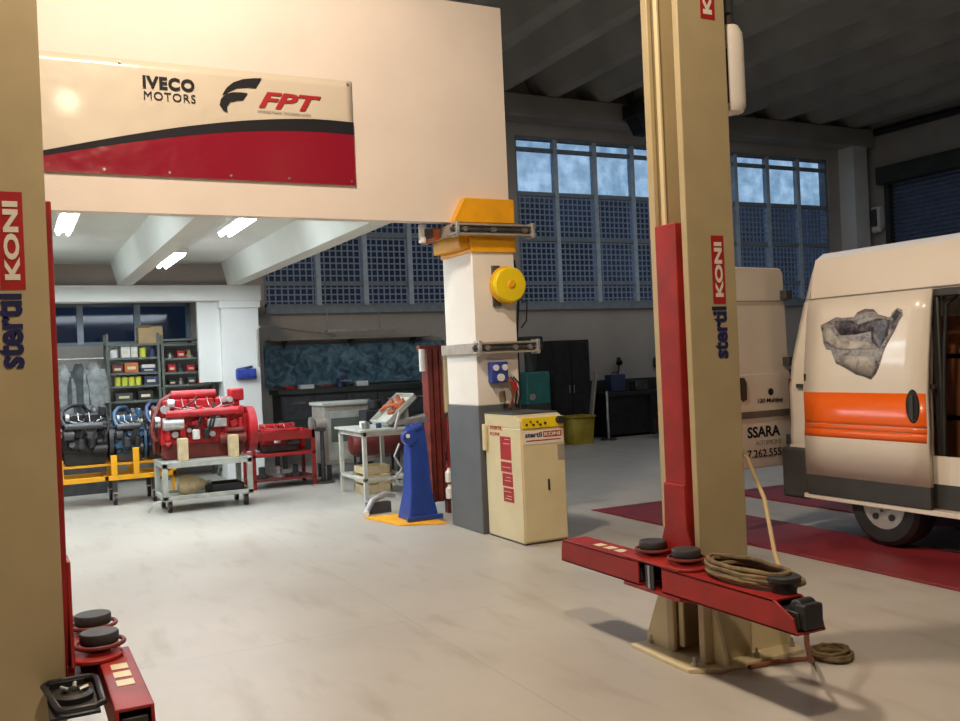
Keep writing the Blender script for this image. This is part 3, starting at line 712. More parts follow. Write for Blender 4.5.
    def skin(name, m, y0, y1, zs, off, parent, th=.02):
        mb = MB(); bm = mb.bm; A = []
        ny = 6
        for z in zs:
            row = []
            for i in range(ny+1):
                y = y0+(y1-y0)*i/ny
                row.append(bm.verts.new((side_x(z)+off, y, z)))
            A.append(row)
        for a in range(len(zs)-1):
            for i in range(ny): bm.faces.new((A[a][i], A[a][i+1], A[a+1][i+1], A[a+1][i]))
        bmesh.ops.recalc_face_normals(bm, faces=bm.faces[:])
        r = mb.build(name, m, parent, ang=30); s_ = r.modifiers.new('solid', 'SOLIDIFY'); s_.thickness = th; s_.offset = 0
        return r
    zs = [.53, .86, .955, 1.26, 1.5, 1.86, 2.02]
    dr = skin('sliding_door', 'van', -.27, -1.48, zs, D, o, .04)
    MB().box(D-.01, D+.03, -1.48, -.27, .36, .535).build('lower_moulding', 'vantrim', dr, .006)
    MB().box(D+.0, D+.04, -3.9, -.22, .32, .36).build('sill_rail', 'van', dr, .004)
    skin('orange_stripe', 'orange', -.275, -1.475, [.862, .90, .93], D-.0215, dr, .003)
    skin('orange_stripe', 'orange', -.275, -1.475, [.975, 1.0, 1.235], D-.0215, dr, .003)
    skin('crease', 'orange', -.275, -1.475, [.935, .945, .955, .97], D-.024, dr, .006)
    # handle
    hz, hy = 1.135, -1.36
    hd = MB().lathe([(.0, -.012), (.055, -.01), (.062, .0), (.062, .01)], (0, 0, 0), 'x', 28).build('door_handle', 'handle', dr)
    for v in hd.data.vertices: v.co.y *= 1.0; v.co.z *= 2.1
    hd.location = (side_x(hz)+D-.022, hy, hz)
    MB().box(-.024, -.012, -.018, .018, -.09, .09).build('grip', 'vantrim', hd, .006)
    MB().box(side_x(1.36)+D-.024, side_x(1.36)+D-.018, -.295, -.275, 1.33, 1.39).build('lock_mark', 'black', dr)
    # roller at the far end + runner rail
    MB().box(side_x(1.3)-.03, side_x(1.3)-.005, -1.5, -.12, 1.265, 1.30).build('runner_rail', 'vantrim', o)
    # opening frame
    fr = MB()
    fr.box(.06, .10, -1.50, -1.44, .52, 2.0).box(.01, .05, -2.70, -2.62, .52, 2.0).box(.05, .10, -2.68, -1.46, 1.96, 2.02).box(.0, .1, -2.68, -1.46, .49, .53)
    fr.build('door_frame', 'vantrim', o, .01)
    MB().tube([(.03, -1.52, .56), (.06, -1.52, 1.2), (.09, -1.52, 1.6), (.12, -1.53, 1.9), (.13, -1.62, 1.97), (.13, -2.5, 1.97), (.08, -2.6, 1.9), (.04, -2.61, 1.0), (.03, -2.6, .56)], .016).build('door_seal', 'black', o)
    # seam lines on the side skin
    seam = MB()
    seam.box(side_x(2.0)-.004, side_x(2.0)+.006, -4.0, -.16, 2.035, 2.042)
    seam.build('panel_seam', 'greyprint', o)
    # picture of an engine on the door, traced outline in (y,z)
    def pic(name, m, pts, off, ref):
        # pts as pixel-free fractions: u 0..1 left->right over the door, z metres
        poly = [(-.26-1.25*u, z-.015) for u, z in pts]
        mb = MB(); bm = mb.bm
        vs = [bm.verts.new((0, y, z)) for y, z in poly]
        f = bm.faces.new(vs); bmesh.ops.triangulate(bm, faces=[f])
        for zc in (1.5, 1.6, 1.7, 1.8, 1.86): bmesh.ops.bisect_plane(bm, geom=bm.verts[:]+bm.edges[:]+bm.faces[:], plane_co=(0, 0, zc), plane_no=(0, 0, 1))
        for v in bm.verts: v.co.x = side_x(v.co.z)+D-.0235-off
        bmesh.ops.recalc_face_normals(bm, faces=bm.faces[:])
        r = mb.build(name, m, ref); s_ = r.modifiers.new('solid', 'SOLIDIFY'); s_.thickness = .001; s_.offset = 0; return r
    e = pic('engine_picture', 'enginepic', [(.14, 1.815), (.20, 1.84), (.27, 1.875), (.33, 1.865), (.42, 1.865), (.44, 1.90), (.50, 1.925), (.57, 1.915), (.61, 1.87), (.66, 1.84), (.70, 1.84), (.715, 1.88), (.75, 1.91), (.785, 1.89), (.79, 1.85), (.765, 1.81), (.74, 1.74), (.70, 1.66), (.67, 1.60), (.63, 1.55), (.64, 1.48), (.61, 1.40), (.575, 1.355), (.52, 1.38), (.46, 1.395), (.36, 1.455), (.29, 1.49), (.29, 1.57), (.24, 1.60), (.20, 1.61), (.175, 1.66)], 0.0, dr)
    pic('picture_shade', 'enginepic_dark', [(.26, 1.845), (.40, 1.84), (.46, 1.80), (.60, 1.84), (.70, 1.82), (.69, 1.70), (.63, 1.60), (.57, 1.66), (.56, 1.74), (.44, 1.72), (.32, 1.72), (.27, 1.78)], .0012, e)
    pic('picture_shade', 'enginepic_pale', [(.16, 1.79), (.22, 1.80), (.27, 1.72), (.40, 1.67), (.54, 1.66), (.60, 1.60), (.50, 1.60), (.36, 1.60), (.24, 1.63), (.19, 1.67)], .0012, e)
    pic('picture_shade', 'enginepic_pale', [(.31, 1.55), (.46, 1.55), (.60, 1.54), (.61, 1.45), (.57, 1.38), (.47, 1.42), (.34, 1.49)], .0014, e)
    pic('picture_shade', 'enginepic_dark', [(.715, 1.85), (.75, 1.895), (.78, 1.87), (.75, 1.83), (.73, 1.80)], .0014, e)
    # rear door swung right round, outer side towards the camera
    rd = MB().prism([(.10, .565), (-.92, .565), (-.92, 2.34), (-.86, 2.36), (.02, 2.345), (.055, 2.30), (.075, 1.6), (.10, 1.15)], 'y', .10, .135).build('swung_rear_door', 'van', o, .012, loc=(.055, 0, 0))
    MB().box(-.90, .08, .088, .098, 1.01, 1.07).build('ledge_shadow_strip', 'vaninside', rd, .004)  # dark strip painted in for the ledge shadow between the door panels
    MB().box(-.90, .07, .090, .10, 2.045, 2.052).build('seam', 'greyprint', rd)
    MB().prism([(-.90, 1.07), (.08, 1.07), (.07, 1.40), (-.90, 1.40)], 'y', .088, .098).build('plate_panel', 'van', rd, .008)
    MB().prism([(-.50, 1.16), (-.455, 1.18), (-.45, 1.33), (-.475, 1.375), (-.52, 1.375), (-.535, 1.3), (-.535, 1.2)], 'y', .078, .088).build('door_handle', 'handle', rd, .006)
    ty = .0865
    text('lettering', '120 Multijet', 'darkprint', (-.33, ty, 1.13), (1, 0, 0), (0, 0, 1), .30, .05, rd, bold=.02, shear=.2)
    MB().lathe([(.0, 0), (.03, 0), (.032, -.003), (.0, -.003)], (-.17, ty, 1.235), 'y', 20).build('emblem', 'darkprint', rd)
    ty = .0995
    text('lettering', 'SSARA', 'darkprint', (-.45, ty-.0, .835), (1, 0, 0), (0, 0, 1), .385, .10, rd, bold=.03)
    text('lettering', 'AUTOFFICINE', 'greyprint', (-.36, ty, .765), (1, 0, 0), (0, 0, 1), .30, .042, rd)
    text('lettering', '7.262.555', 'darkprint', (-.46, ty, .66), (1, 0, 0), (0, 0, 1), .40, .07, rd, bold=.01)
    for hz in (.8, 1.5, 2.1): MB().box(.0, .08, .02, .10, hz-.04, hz+.04).build('hinge', 'vantrim', rd, .006)
    return o
V = van()
# goods in the van
o = thing('parts_rack', 'orange brown rack inside the van behind the open side door', 'rack', (6.80, 4.75, .545))
MB().box(0, .5, 0, .5, 0, .06).box(0, .5, 0, .5, .45, .5).box(0, .5, 0, .5, .95, 1.0).build('shelf', 'brownply', o, .006)
MB().box(0, .03, 0, .5, 0, 1.3).box(.47, .5, 0, .5, 0, 1.3).box(0, .5, .47, .5, 0, 1.3).build('side_panel', 'brownply', o, .004)
o = tag(MB().box(-.15, .15, -.2, .2, 0, .32).build('tool_crate', 'red', None, .015, loc=(6.75, 4.35, .545)), 'red crate on the van floor beside the orange brown rack', 'crate')
# ------------------------------------------------------------------ engines
def engine(name, label, loc, rz, L, H, D, main, dark, seed, group=None, cyls=6, cover=None, turbo=True, simple=False, ALU=None):
    rnd = random.Random(seed); ALU = ALU or ('alu' if main == 'red_engine' else 'darkgrey')
    o = thing(name, label, 'engine', loc, rz, group)
    cover = cover or main
    h = H
    MB().prism([(-L*.40, .0), (L*.38, .0), (L*.42, h*.10), (L*.44, h*.24), (-L*.44, h*.24), (-L*.44, h*.08)], 'y', -D*.26, D*.26).build('oil_pan', dark, o, .015)
    b = MB().box(-L*.45, L*.45, -D*.30, D*.30, h*.22, h*.60)
    for k in range(cyls):
        x = -L*.38 + L*.76*k/(cyls-1)
        b.cyl((x, -D*.33, h*.28), (x, -D*.33, h*.56), L*.035, seg=10)
    b.build('block', main, o, .01)
    MB().box(-L*.43, L*.43, -D*.27, D*.27, h*.60, h*.72).build('cylinder_head', main, o, .01)
    vc = MB()
    n = 3 if cyls >= 6 else 2
    for k in range(n):
        x0 = -L*.41 + L*.82*k/n; x1 = -L*.41 + L*.82*(k+1)/n - .012
        vc.box(x0, x1, -D*.15, D*.22, h*.72, h*.86)
    c = vc.build('valve_cover', cover, o, .02, seg=3)
    MB().cyl((L*.1, .02, h*.86), (L*.1, .02, h*.92), .035, seg=14).build('oil_cap', 'black', c)
    # intake manifold with runners on the -y side
    m = MB().cyl((-L*.40, -D*.44, h*.66), (L*.34, -D*.44, h*.66), h*.055, seg=14)
    for k in range(cyls):
        x = -L*.36 + L*.68*k/(cyls-1)
        m.tube([(x, -D*.26, h*.66), (x, -D*.34, h*.70), (x, -D*.44, h*.66)], h*.03, 8)
    m.build('manifold', main if main == 'red_engine' else ALU, o)
    # flywheel housing and front pulleys
    MB().lathe([(.02, L*.45), (h*.30, L*.45), (h*.34, L*.47), (h*.34, L*.55), (h*.28, L*.56), (.02, L*.56)], (0, 0, h*.36), 'x', 28).build('flywheel_housing', main, o)
    p = MB().lathe([(.02, -L*.45), (h*.13, -L*.45), (h*.14, -L*.47), (h*.12, -L*.48), (h*.14, -L*.50), (.02, -L*.50)], (0, 0, h*.22), 'x', 24).build('crank_pulley', dark, o)
    MB().lathe([(.01, -L*.45), (h*.08, -L*.45), (h*.085, -L*.50), (.01, -L*.50)], (0, -D*.28, h*.55), 'x', 20).build('alternator_pulley', 'steel', o)
    MB().lathe([(.01, -L*.45), (h*.09, -L*.45), (h*.095, -L*.50), (.01, -L*.50)], (0, D*.12, h*.68), 'x', 20).build('pump_pulley', dark, o)
    MB().tube([(-L*.485, 0, h*.08), (-L*.485, -D*.20, h*.3), (-L*.485, -D*.28-h*.08, h*.55), (-L*.485, -D*.2, h*.66), (-L*.485, D*.12, h*.78), (-L*.485, D*.2, h*.66), (-L*.485, h*.13, h*.2)], .012, 6, True).build('fan_belt', 'black', o)
    MB().cyl((-L*.43, -D*.38, h*.52), (-L*.22, -D*.38, h*.52), h*.09, seg=18).build('alternator', ALU, o, .006)
    MB().cyl((L*.14, -D*.38, h*.26), (L*.42, -D*.38, h*.26), h*.075, seg=18).cyl((L*.22, -D*.38, h*.38), (L*.40, -D*.38, h*.38), h*.045, seg=14).build('starter_motor', dark, o, .004)
    for k, mm in enumerate(('white' if main == 'red_engine' else 'darkgrey', 'black')):
        x = -L*.10 + .13*k
        MB().lathe([(.01, 0), (.042, .004), (.045, .02), (.045, .11), (.03, .125), (.01, .127)], (x, -D*.42, h*.28)).build('oil_filter', mm if seed % 2 else 'darkgrey', o)
    MB().box(L*.02, L*.22, -D*.46, -D*.33, h*.44, h*.56).build('injection_pump', ALU, o, .01)
    pl = MB()
    for k in range(cyls):
        x = -L*.34 + L*.66*k/(cyls-1)
        pl.tube([(L*.12+.01*k, -D*.40, h*.56), (L*.10, -D*.36, h*.66+.01*k), (x, -D*.30, h*.76), (x, -D*.1, h*.88), (x, -D*.05, h*.86)], .005, 5)
    pl.build('injector_pipes', 'steel', o)
    if turbo:
        t = MB().torus((L*.24, D*.36, h*.84), h*.09, h*.045, 'x', 20, 10).cyl((L*.16, D*.36, h*.84), (L*.32, D*.36, h*.84), h*.07, seg=18).build('turbocharger', ALU, o)
        MB().tube([(L*.16, D*.36, h*.84), (L*.0, D*.3, h*1.0), (-L*.25, D*.1, h*1.0), (-L*.42, -D*.1, h*.92), (-L*.46, -D*.30, h*.8), (-L*.40, -D*.44, h*.68)], h*.034, 10).build('charge_pipe', main, o)
    e = MB().cyl((-L*.38, D*.38, h*.66), (L*.38, D*.38, h*.66), h*.06, seg=12)
    for k in range(cyls):
        x = -L*.36 + L*.72*k/(cyls-1); e.cyl((x, D*.25, h*.66), (x, D*.38, h*.66), h*.035, seg=8)
    e.build('exhaust_manifold', 'rust', o)
    if not simple:
        ac = MB()
        for k in range(26):
            x = rnd.uniform(-L*.42, L*.40); z = rnd.uniform(h*.2, h*.72); rr = rnd.uniform(.012, .04); dd = rnd.uniform(.34, .46)
            if k % 3: ac.cyl((x, -D*.28, z), (x+rnd.uniform(-.03, .03), -D*dd, z+rnd.uniform(-.04, .04)), rr, seg=9)
            else: ac.box(x-rr, x+rr*1.6, -D*dd, -D*.28, z-rr, z+rr*1.3, ry=rnd.uniform(-.5, .5))
        ac.build('accessories', main, o, .003)
        wl = MB()
        for k in range(5):
            x = rnd.uniform(-L*.4, L*.2); z = rnd.uniform(h*.3, h*.8); q = [Vector((x, -D*.34, z))]
            for t in range(5): q.append(q[-1]+Vector((rnd.uniform(.0, .09), rnd.uniform(-.025, .012), rnd.uniform(-.09, .07))))
            wl.tube(q, rnd.uniform(.006, .012), 6)
        wl.build('wiring', 'black', o)
        MB().box(L*.30, L*.44, -D*.24, D*.15, h*.80, h*.98).build('expansion_tank', cover, o, .02)
        MB().cyl((-L*.37, -D*.30, h*.80), (-L*.30, -D*.30, h*.80), h*.07, seg=18).build('thermostat_housing', 'alu', o, .004)
        for k in range(3):
            a = rnd.uniform(-.3, .3)*L
            MB().tube([(a, -D*.40, h*.35), (a+.06, -D*.47, h*.45), (a+.1, -D*.44, h*.6), (a+.2*rnd.random(), -D*.3, h*.78)], .014, 7).build('coolant_hose', 'black', o)
        for k in range(4):
            x = rnd.uniform(-L*.4, L*.35); z = rnd.uniform(h*.35, h*.55)
            MB().cyl((x, -D*.30, z), (x, -D*.36, z), rnd.uniform(.02, .04), seg=12).build('core_plug', ALU if k % 2 else main, o)
    return o

def castor(parent, x, y, r=.06, m='black'):
    w = MB().cyl((x-.02, y, r), (x+.02, y, r), r, seg=18).build('wheel', m, parent)
    MB().cyl((x-.022, y, r), (x+.022, y, r), r*.45, seg=12).build('hub', 'steel', w)
    MB().box(x-.03, x-.023, y-.03, y+.03, r, r*2.2).box(x+.023, x+.03, y-.03, y+.03, r, r*2.2).box(x-.03, x+.03, y-.03, y+.03, r*2.1, r*2.35).build('fork', 'galv', w)
    return w
# grey cart
o = thing('engine_cart', 'grey steel cart on castors carrying the big red engine', 'cart', (1.58, 11.55, 0))
W_, D_, T = 1.06, .7, .60
MB().box(0, W_, 0, D_, T-.012, T).build('deck', 'cartmetal', o, .003)
MB().box(0, W_, 0, .04, T-.07, T-.012).box(0, W_, D_-.04, D_, T-.07, T-.012).box(0, .04, 0, D_, T-.07, T-.012).box(W_-.04, W_, 0, D_, T-.07, T-.012).build('top_frame', 'cartmetal', o, .004)
MB().box(0, W_, 0, .04, .15, .20).box(0, W_, D_-.04, D_, .15, .20).box(0, .04, 0, D_, .15, .20).box(W_-.04, W_, 0, D_, .15, .20).box(.04, W_-.04, .04, D_-.04, .15, .16).build('lower_frame', 'cartmetal', o, .004)
for xx in (0, W_-.06):
    for yy in (0, D_-.06): MB().box(xx, xx+.06, yy, yy+.06, .14, T-.01).build('leg', 'cartmetal', o, .003)
MB().tube([(-.02, .02, .15), (-.12, -.02, .12), (-.18, .0, .04)], .014).build('tow_bar', 'cartmetal', o)
for xx in (.08, W_-.08):
    for yy in (.08, D_-.08): castor(o, xx, yy, .065)
o = thing('orange_jug', 'orange brown gearbox casting on the lower deck of the grey cart', 'casting', (1.95, 11.85, .16))
MB().lathe([(.02, -.16), (.10, -.15), (.13, -.05), (.10, .06), (.05, .16), (.02, .17)], (0, 0, .13), 'x', 20).build('casing', 'wood', o)
MB().cyl((.1, 0, .13), (.24, 0, .13), .03, seg=12).build('shaft', 'steel', o)
o = thing('parts_tray', 'black parts tray on the lower deck of the grey cart', 'tray', (2.35, 11.85, .16))
MB().box(-.2, .2, -.2, .2, 0, .02).box(-.2, -.185, -.2, .2, .02, .12).box(.185, .2, -.2, .2, .02, .12).box(-.2, .2, -.2, -.185, .02, .12).box(-.2, .2, .185, .2, .02, .12).build('pan', 'black', o, .003)
# timber blocks
for i, (xx, lb) in enumerate(((1.84, 'pale timber block under the left end of the red engine'), (2.44, 'pale timber block under the right end of the red engine'))):
    tag(MB().box(-.055, .055, -.07, .07, 0, .27).build('timber_block', 'wood', None, .006, loc=(xx, 11.66, T+.001)), lb, 'block')
E1 = engine('engine_on_cart', 'big red six cylinder engine on timber blocks on the grey cart', (2.14, 12.04, T+.001), 0, 1.16, .85, .62, 'red_engine', 'red_dark', 3, turbo=False)
MB().cyl((-.36, -.02, .78), (.18, -.02, .78), .058, seg=22).box(-.30, .12, -.05, .02, .70, .78).build('intercooler_pipe', 'red_engine', E1, .004)
MB().tube([(-.36, -.02, .78), (-.48, -.06, .72), (-.58, -.12, .52), (-.62, -.16, .36), (-.58, -.18, .24)], .03, 10).build('curved_hose', 'red_dark', E1)
for dx in (.26, .33): MB().cyl((dx, -.10, .70), (dx, -.16, .70), .035, seg=18).build('filter_cap', 'alu', E1)
MB().cyl((-.47, -.22, .62), (-.47, -.30, .62), .05, seg=18).build('filler_cap', 'alu', E1)
MB().cyl((.06, -.34, .30), (.06, -.38, .30), .035, seg=16).build('chrome_cap', 'steel', E1)
# yellow engine stand
o = thing('engine_stand', 'long yellow stand on castors holding the dark engines', 'stand', (.35, 12.8, 0))
Ls = 1.58
MB().box(0, Ls, 0, .05, .32, .38).box(0, Ls, .62, .67, .32, .38).box(0, .05, 0, .67, .32, .38).box(Ls-.05, Ls, 0, .67, .32, .38).box(.7, .75, 0, .67, .32, .38).build('frame', 'yellow', o, .004)
for xx, hh in ((.15, .62), (.78, .64), (1.05, .72), (1.50, .96)):
    for yy in (0, .6): MB().box(xx, xx+.075, yy, yy+.06, .38, hh).build('upright', 'yellow', o, .004)
MB().box(Ls-.06, Ls-.02, .02, .05, .04, .32).build('leg', 'yellow', o)
MB().box(.1, 1.55, .12, .18, .50, .53).box(.1, 1.55, .48, .54, .50, .53).build('cross_plate', 'yellow', o, .004)
for xx in (.08, .82, 1.3):
    for yy in (.05, .6):
        castor(o, xx, yy, .07); MB().box(xx-.03, xx+.03, yy-.03, yy+.03, .16, .33).build('castor_post', 'darkgrey', o, .004)
engine('black_engine', 'black engine at the left end of the yellow stand', (.85, 13.1, .535), .0, .60, .76, .6, 'blackmetal', 'black', 5, cyls=4)
engine('blue_engine', 'blue grey engine in the middle of the yellow stand', (1.38, 13.12, .535), 0, .38, .70, .55, 'bluegrey', 'darkgrey', 7, cyls=4)
engine('dark_engine', 'dark blue engine at the right end of the yellow stand', (1.76, 13.12, .535), 0, .33, .74, .55, 'darkblue', 'black', 9, cyls=4)
# red bench with engine parts
o = thing('red_workbench', 'low red steel bench with a lower shelf right of the grey cart', 'bench', (2.95, 12.9, 0))
MB().box(0, .9, 0, .6, .44, .48).build('lower_shelf', 'red', o, .004)
MB().box(0, .9, 0, .03, .66, .78).box(0, .9, .57, .6, .66, .78).box(0, .03, 0, .6, .66, .78).box(.87, .9, 0, .6, .66, .78).build('rail', 'red', o, .004)
MB().box(0, .9, 0, .6, .10, .13).build('bottom_shelf', 'red_dark', o, .004)
for xx in (0, .85):
    for yy in (0, .55): MB().box(xx, xx+.05, yy, yy+.05, 0, .78).build('leg', 'red', o, .004)
engine('gearbox_engine', 'small red engine block resting on the red bench', (3.40, 13.2, .484), 0, .62, .46, .4, 'red_engine', 'darkgrey', 13, cyls=4, turbo=False, simple=True)
for i, (xx, ss, m) in enumerate(((3.12, .09, 'darkgrey'), (3.35, .11, 'steel'), (3.6, .08, 'darkgrey'))):
    tag(MB().lathe([(.02, 0), (ss, .0), (ss, .04), (ss*.5, .06), (ss*.5, .15), (.02, .16)], seg=20).build('flange_casting', m, None, 0, loc=(xx, 13.1, .132)),
        ['dark flange casting at the left of the red bench bottom shelf', 'shiny flange casting in the middle of the red bench bottom shelf', 'small dark flange casting at the right of the red bench bottom shelf'][i], 'casting')
# beige parts washer cabinet
o = thing('parts_washer', 'grey beige parts washer cabinet behind the table', 'cabinet', (4.08, 13.2, 0))
MB().box(0, .78, 0, .6, .22, 1.08).build('body', 'galv', o, .012)
MB().box(-.03, .81, -.03, .63, 1.08, 1.13).build('top', 'tablegrey', o, .01)
MB().box(.05, .73, -.012, 0, .28, 1.0).build('front_panel', 'cartmetal', o, .01)
MB().box(.1, .68, -.018, -.012, .55, .9).build('vent_panel', 'shelf', o, .004)
for xx in (.04, .68):
    for yy in (.04, .5): MB().box(xx, xx+.06, yy, yy+.06, 0, .22).build('leg', 'darkgrey', o)
o = thing('grinding_wheel', 'grey bench grinder beside the blue sheeted wall', 'grinder', (3.98, 13.0, 0))
MB().cyl((.0, 0, .0), (.0, 0, .75), .03, seg=14).cyl((0, 0, 0), (0, 0, .02), .16, seg=20).build('stand', 'darkgrey', o)
MB().cyl((-.1, 0, .85), (.06, 0, .85), .07, seg=18).build('motor', 'galv', o)
MB().cyl((-.17, 0, .85), (-.13, 0, .85), .10, seg=24).build('wheel', 'steel', o)
MB().box(-.08, .04, -.06, .06, .74, .79).build('foot', 'darkgrey', o)
# table with tilted tray
o = thing('work_table', 'pale grey steel table with four legs near the blue column', 'table', (3.85, 10.9, 0))
tw, td, th = .62, .95, .86
MB().box(-.04, tw+.04, -.04, td+.04, th-.03, th).box(0, tw, 0, .03, th-.09, th-.03).box(0, tw, td-.03, td, th-.09, th-.03).box(0, .03, 0, td, th-.09, th-.03).build('top', 'tablegrey', o, .005)
for xx in (0, tw-.05):
    for yy in (0, td-.05): MB().box(xx, xx+.05, yy, yy+.05, 0, th-.03).build('leg', 'tablegrey', o, .004)
MB().box(0, tw, .0, .035, .22, .26).box(0, .035, 0, td, .22, .26).box(tw-.035, tw, 0, td, .22, .26).box(0, tw, td-.035, td, .22, .26).build('stretcher', 'tablegrey', o, .003)
o = thing('wire_rack', 'pale metal tray leaning on the right end of the table', 'tray', (4.33, 11.25, .862))
t = MB(); t.box(-.26, .26, -.30, .30, 0, .015); t.box(-.26, .26, -.30, -.285, 0, .08).box(-.26, .26, .285, .30, 0, .08).box(-.26, -.245, -.3, .3, 0, .08).box(.245, .26, -.3, .3, 0, .08)
r_ = t.build('tray_pan', 'tablegrey', o, .003); r_.rotation_euler = (0, -.72, 0); r_.location = (.10, 0, .18)
rnd = random.Random(5)
pr_ = MB()
for k in range(9): pr_.cyl((rnd.uniform(-.2, .2), rnd.uniform(-.25, .25), .015), (rnd.uniform(-.2, .2), rnd.uniform(-.25, .25), .09), rnd.uniform(.015, .03), seg=10)
q_ = pr_.build('fitting', 'rust', r_)
MB().box(.16, .20, -.2, .2, -.0, .30).build('prop', 'tablegrey', o)
for i, (xx, yy, s_, m, lb) in enumerate(((3.93, 11.0, .05, 'steel', 'small steel can on the near left corner of the table'), (4.02, 11.35, .045, 'white', 'white pot towards the back of the table'), (4.12, 11.05, .035, 'darkblue', 'dark blue pot in the middle of the table'))):
    tag(MB().lathe([(.01, 0), (s_, 0), (s_, s_*1.6), (s_*.8, s_*1.8), (.01, s_*1.8)], seg=18).build('pot', m, None, 0, loc=(xx, yy, .861)), lb, 'pot')
# clutter under the table
o = thing('wooden_crate', 'small timber crate standing on the floor under the table', 'crate', (4.0, 11.35, 0))
mb = MB()
for z in (.02, .14, .26): mb.box(0, .38, 0, .02, z, z+.09).box(0, .38, .36, .38, z, z+.09).box(0, .02, 0, .38, z, z+.09).box(.36, .38, 0, .38, z, z+.09)
mb.box(0, .38, 0, .38, 0, .02).build('slats', 'wood', o)
for xx in (.01, .345):
    for yy in (.01, .345): MB().box(xx, xx+.03, yy, yy+.03, 0, .35).build('corner_post', 'wood', o)
# black bag-like dark red machine behind table
o = thing('compressor', 'dark red and black compressor behind the table', 'compressor', (4.65, 12.6, 0))
MB().lathe([(.02, -.4), (.14, -.38), (.19, -.3), (.19, .3), (.14, .38), (.02, .4)], (0, 0, .55), 'x', 24).build('tank', 'red_dark', o)
MB().box(-.2, .15, -.14, .14, .74, 1.02).cyl((.0, 0, 1.02), (.0, 0, 1.16), .1, seg=20).build('pump_head', 'blackmetal', o, .02)
MB().cyl((.22, .0, .86), (.30, 0, .86), .16, seg=28).build('fly_wheel', 'red_dark', o)
for xx in (-.3, .27):
    for yy in (-.14, .11): MB().box(xx, xx+.03, yy, yy+.03, 0, .5).build('leg', 'blackmetal', o)
# ------------------------------------------------------------------ blue column jack and red barrier
o = thing('blue_jack_column', 'tall blue steel column with flared foot left of the front pillar', 'jack', (3.80, 9.12, .021))
bm = bmesh.new(); secs = [(0, .21, .20), (.10, .19, .18), (.30, .145, .14), (.60, .13, .125), (.92, .11, .10), (1.0, .085, .08)]
rings = []
for z, a, b in [(z, a*.80, b*.85) for z, a, b in secs]: rings.append([bm.verts.new(v) for v in ((-a, -b, z), (a, -b, z), (a, b, z), (-a, b, z))])
for i in range(len(rings)-1):
    for k in range(4): bm.faces.new((rings[i][k], rings[i][(k+1) % 4], rings[i+1][(k+1) % 4], rings[i+1][k]))
bm.faces.new(rings[0][::-1]); bm.faces.new(rings[-1])
mb = MB(); mb.bm.free(); mb.bm = bm; mb.build('column', 'blue', o, .012)
MB().cyl((-.10, -.03, .86), (-.10, -.12, .86), .08, seg=24).cyl((-.13, -.05, .90), (.05, -.05, .97), .05, seg=18).build('winch_drum', 'blue', o, .006)
MB().cyl((-.13, -.12, .88), (-.13, -.13, .88), .022, seg=14).build('winch_cap', 'white', o)
MB().box(-.2, .14, -.03, .03, 1.0, 1.05).cyl((-.15, 0, 1.02), (.12, 0, 1.07), .028, seg=12).cyl((-.22, 0, .95), (-.16, 0, 1.12), .018, seg=10).build('lever', 'steel', o)
MB().tube([(-.2, -.05, .8), (-.27, -.08, .68), (-.2, -.1, .55), (-.28, -.1, .45), (-.24, -.1, .4)], .012).build('chain', 'steel', o)
MB().box(-.20, .20, -.20, -.16, 0, .05).build('foot_plate', 'blue', o, .006)
o = tag(MB().prism([(3.37, 9.6), (3.5, 8.9), (3.93, 8.68), (3.94, 9.5)], 'z', 0, .02).build('yellow_base_plate', 'yellow', None, .004), 'flat yellow plate on the floor under the blue column', 'floor plate')
o = thing('exhaust_pipe', 'bent pale exhaust pipe lying on the floor beside the yellow plate', 'pipe', (3.42, 9.72, 0))
MB().tube([(0, -.04, .035), (.04, .04, .05), (.14, .12, .15), (.3, .16, .2), (.42, .2, .17)], .035, 12).build('tube', 'alu', o)
MB().cyl((-.02, -.1, .035), (.01, -.02, .04), .034, seg=16).build('end_sleeve', 'white', o)
MB().box(.08, .35, .1, .2, 0.0, .12).build('support', 'darkgrey', o)
o = thing('folding_barrier', 'red brown folded concertina barrier hanging beside the front pillar', 'barrier', (4.14, 9.32, 0))
mb = MB()
for k in range(5):
    a = .16*(-1)**k
    mb.box(-.10+.036*k-.004, -.10+.036*k+.03, -.05, .08, .14, 1.80, rz=a*.7)
mb.build('folded_leaf', 'red_dark', o, .004)
MB().box(.095, .135, -.08, -.03, .15, 1.05).build('lower_bar', 'red', o, .004)
MB().box(.08, .13, -.09, -.045, 1.10, 1.76).build('cream_strip', 'cream', o, .004)
MB().cyl((-.16, -.06, 1.56), (-.16, -.06, 1.80), .033, seg=16).build('white_canister', 'white', o)
MB().box(-.17, .14, -.02, .06, 1.78, 1.84).build('top_rail', 'red_dark', o, .004)
for fx in (-.10, .09): MB().box(fx, fx+.04, -.02, .06, 0, .24).build('foot', 'red_dark', o)
for i, (zz, m, lb) in enumerate(((.55, 'white', 'white bottle hooked on the red barrier, upper one'), (.38, 'white', 'white bottle hooked on the red barrier, lower one'))):
    b_ = thing('spray_bottle', lb, 'bottle', (4.03, 8.80, zz-.14))
    MB().lathe([(.01, 0), (.04, .0), (.042, .02), (.042, .10), (.018, .13), (.016, .15), (.01, .15)], seg=18).build('bottle_body', m, b_)
    MB().box(-.03, .02, -.012, .012, .148, .175).build('nozzle', 'redprint', b_, .003)
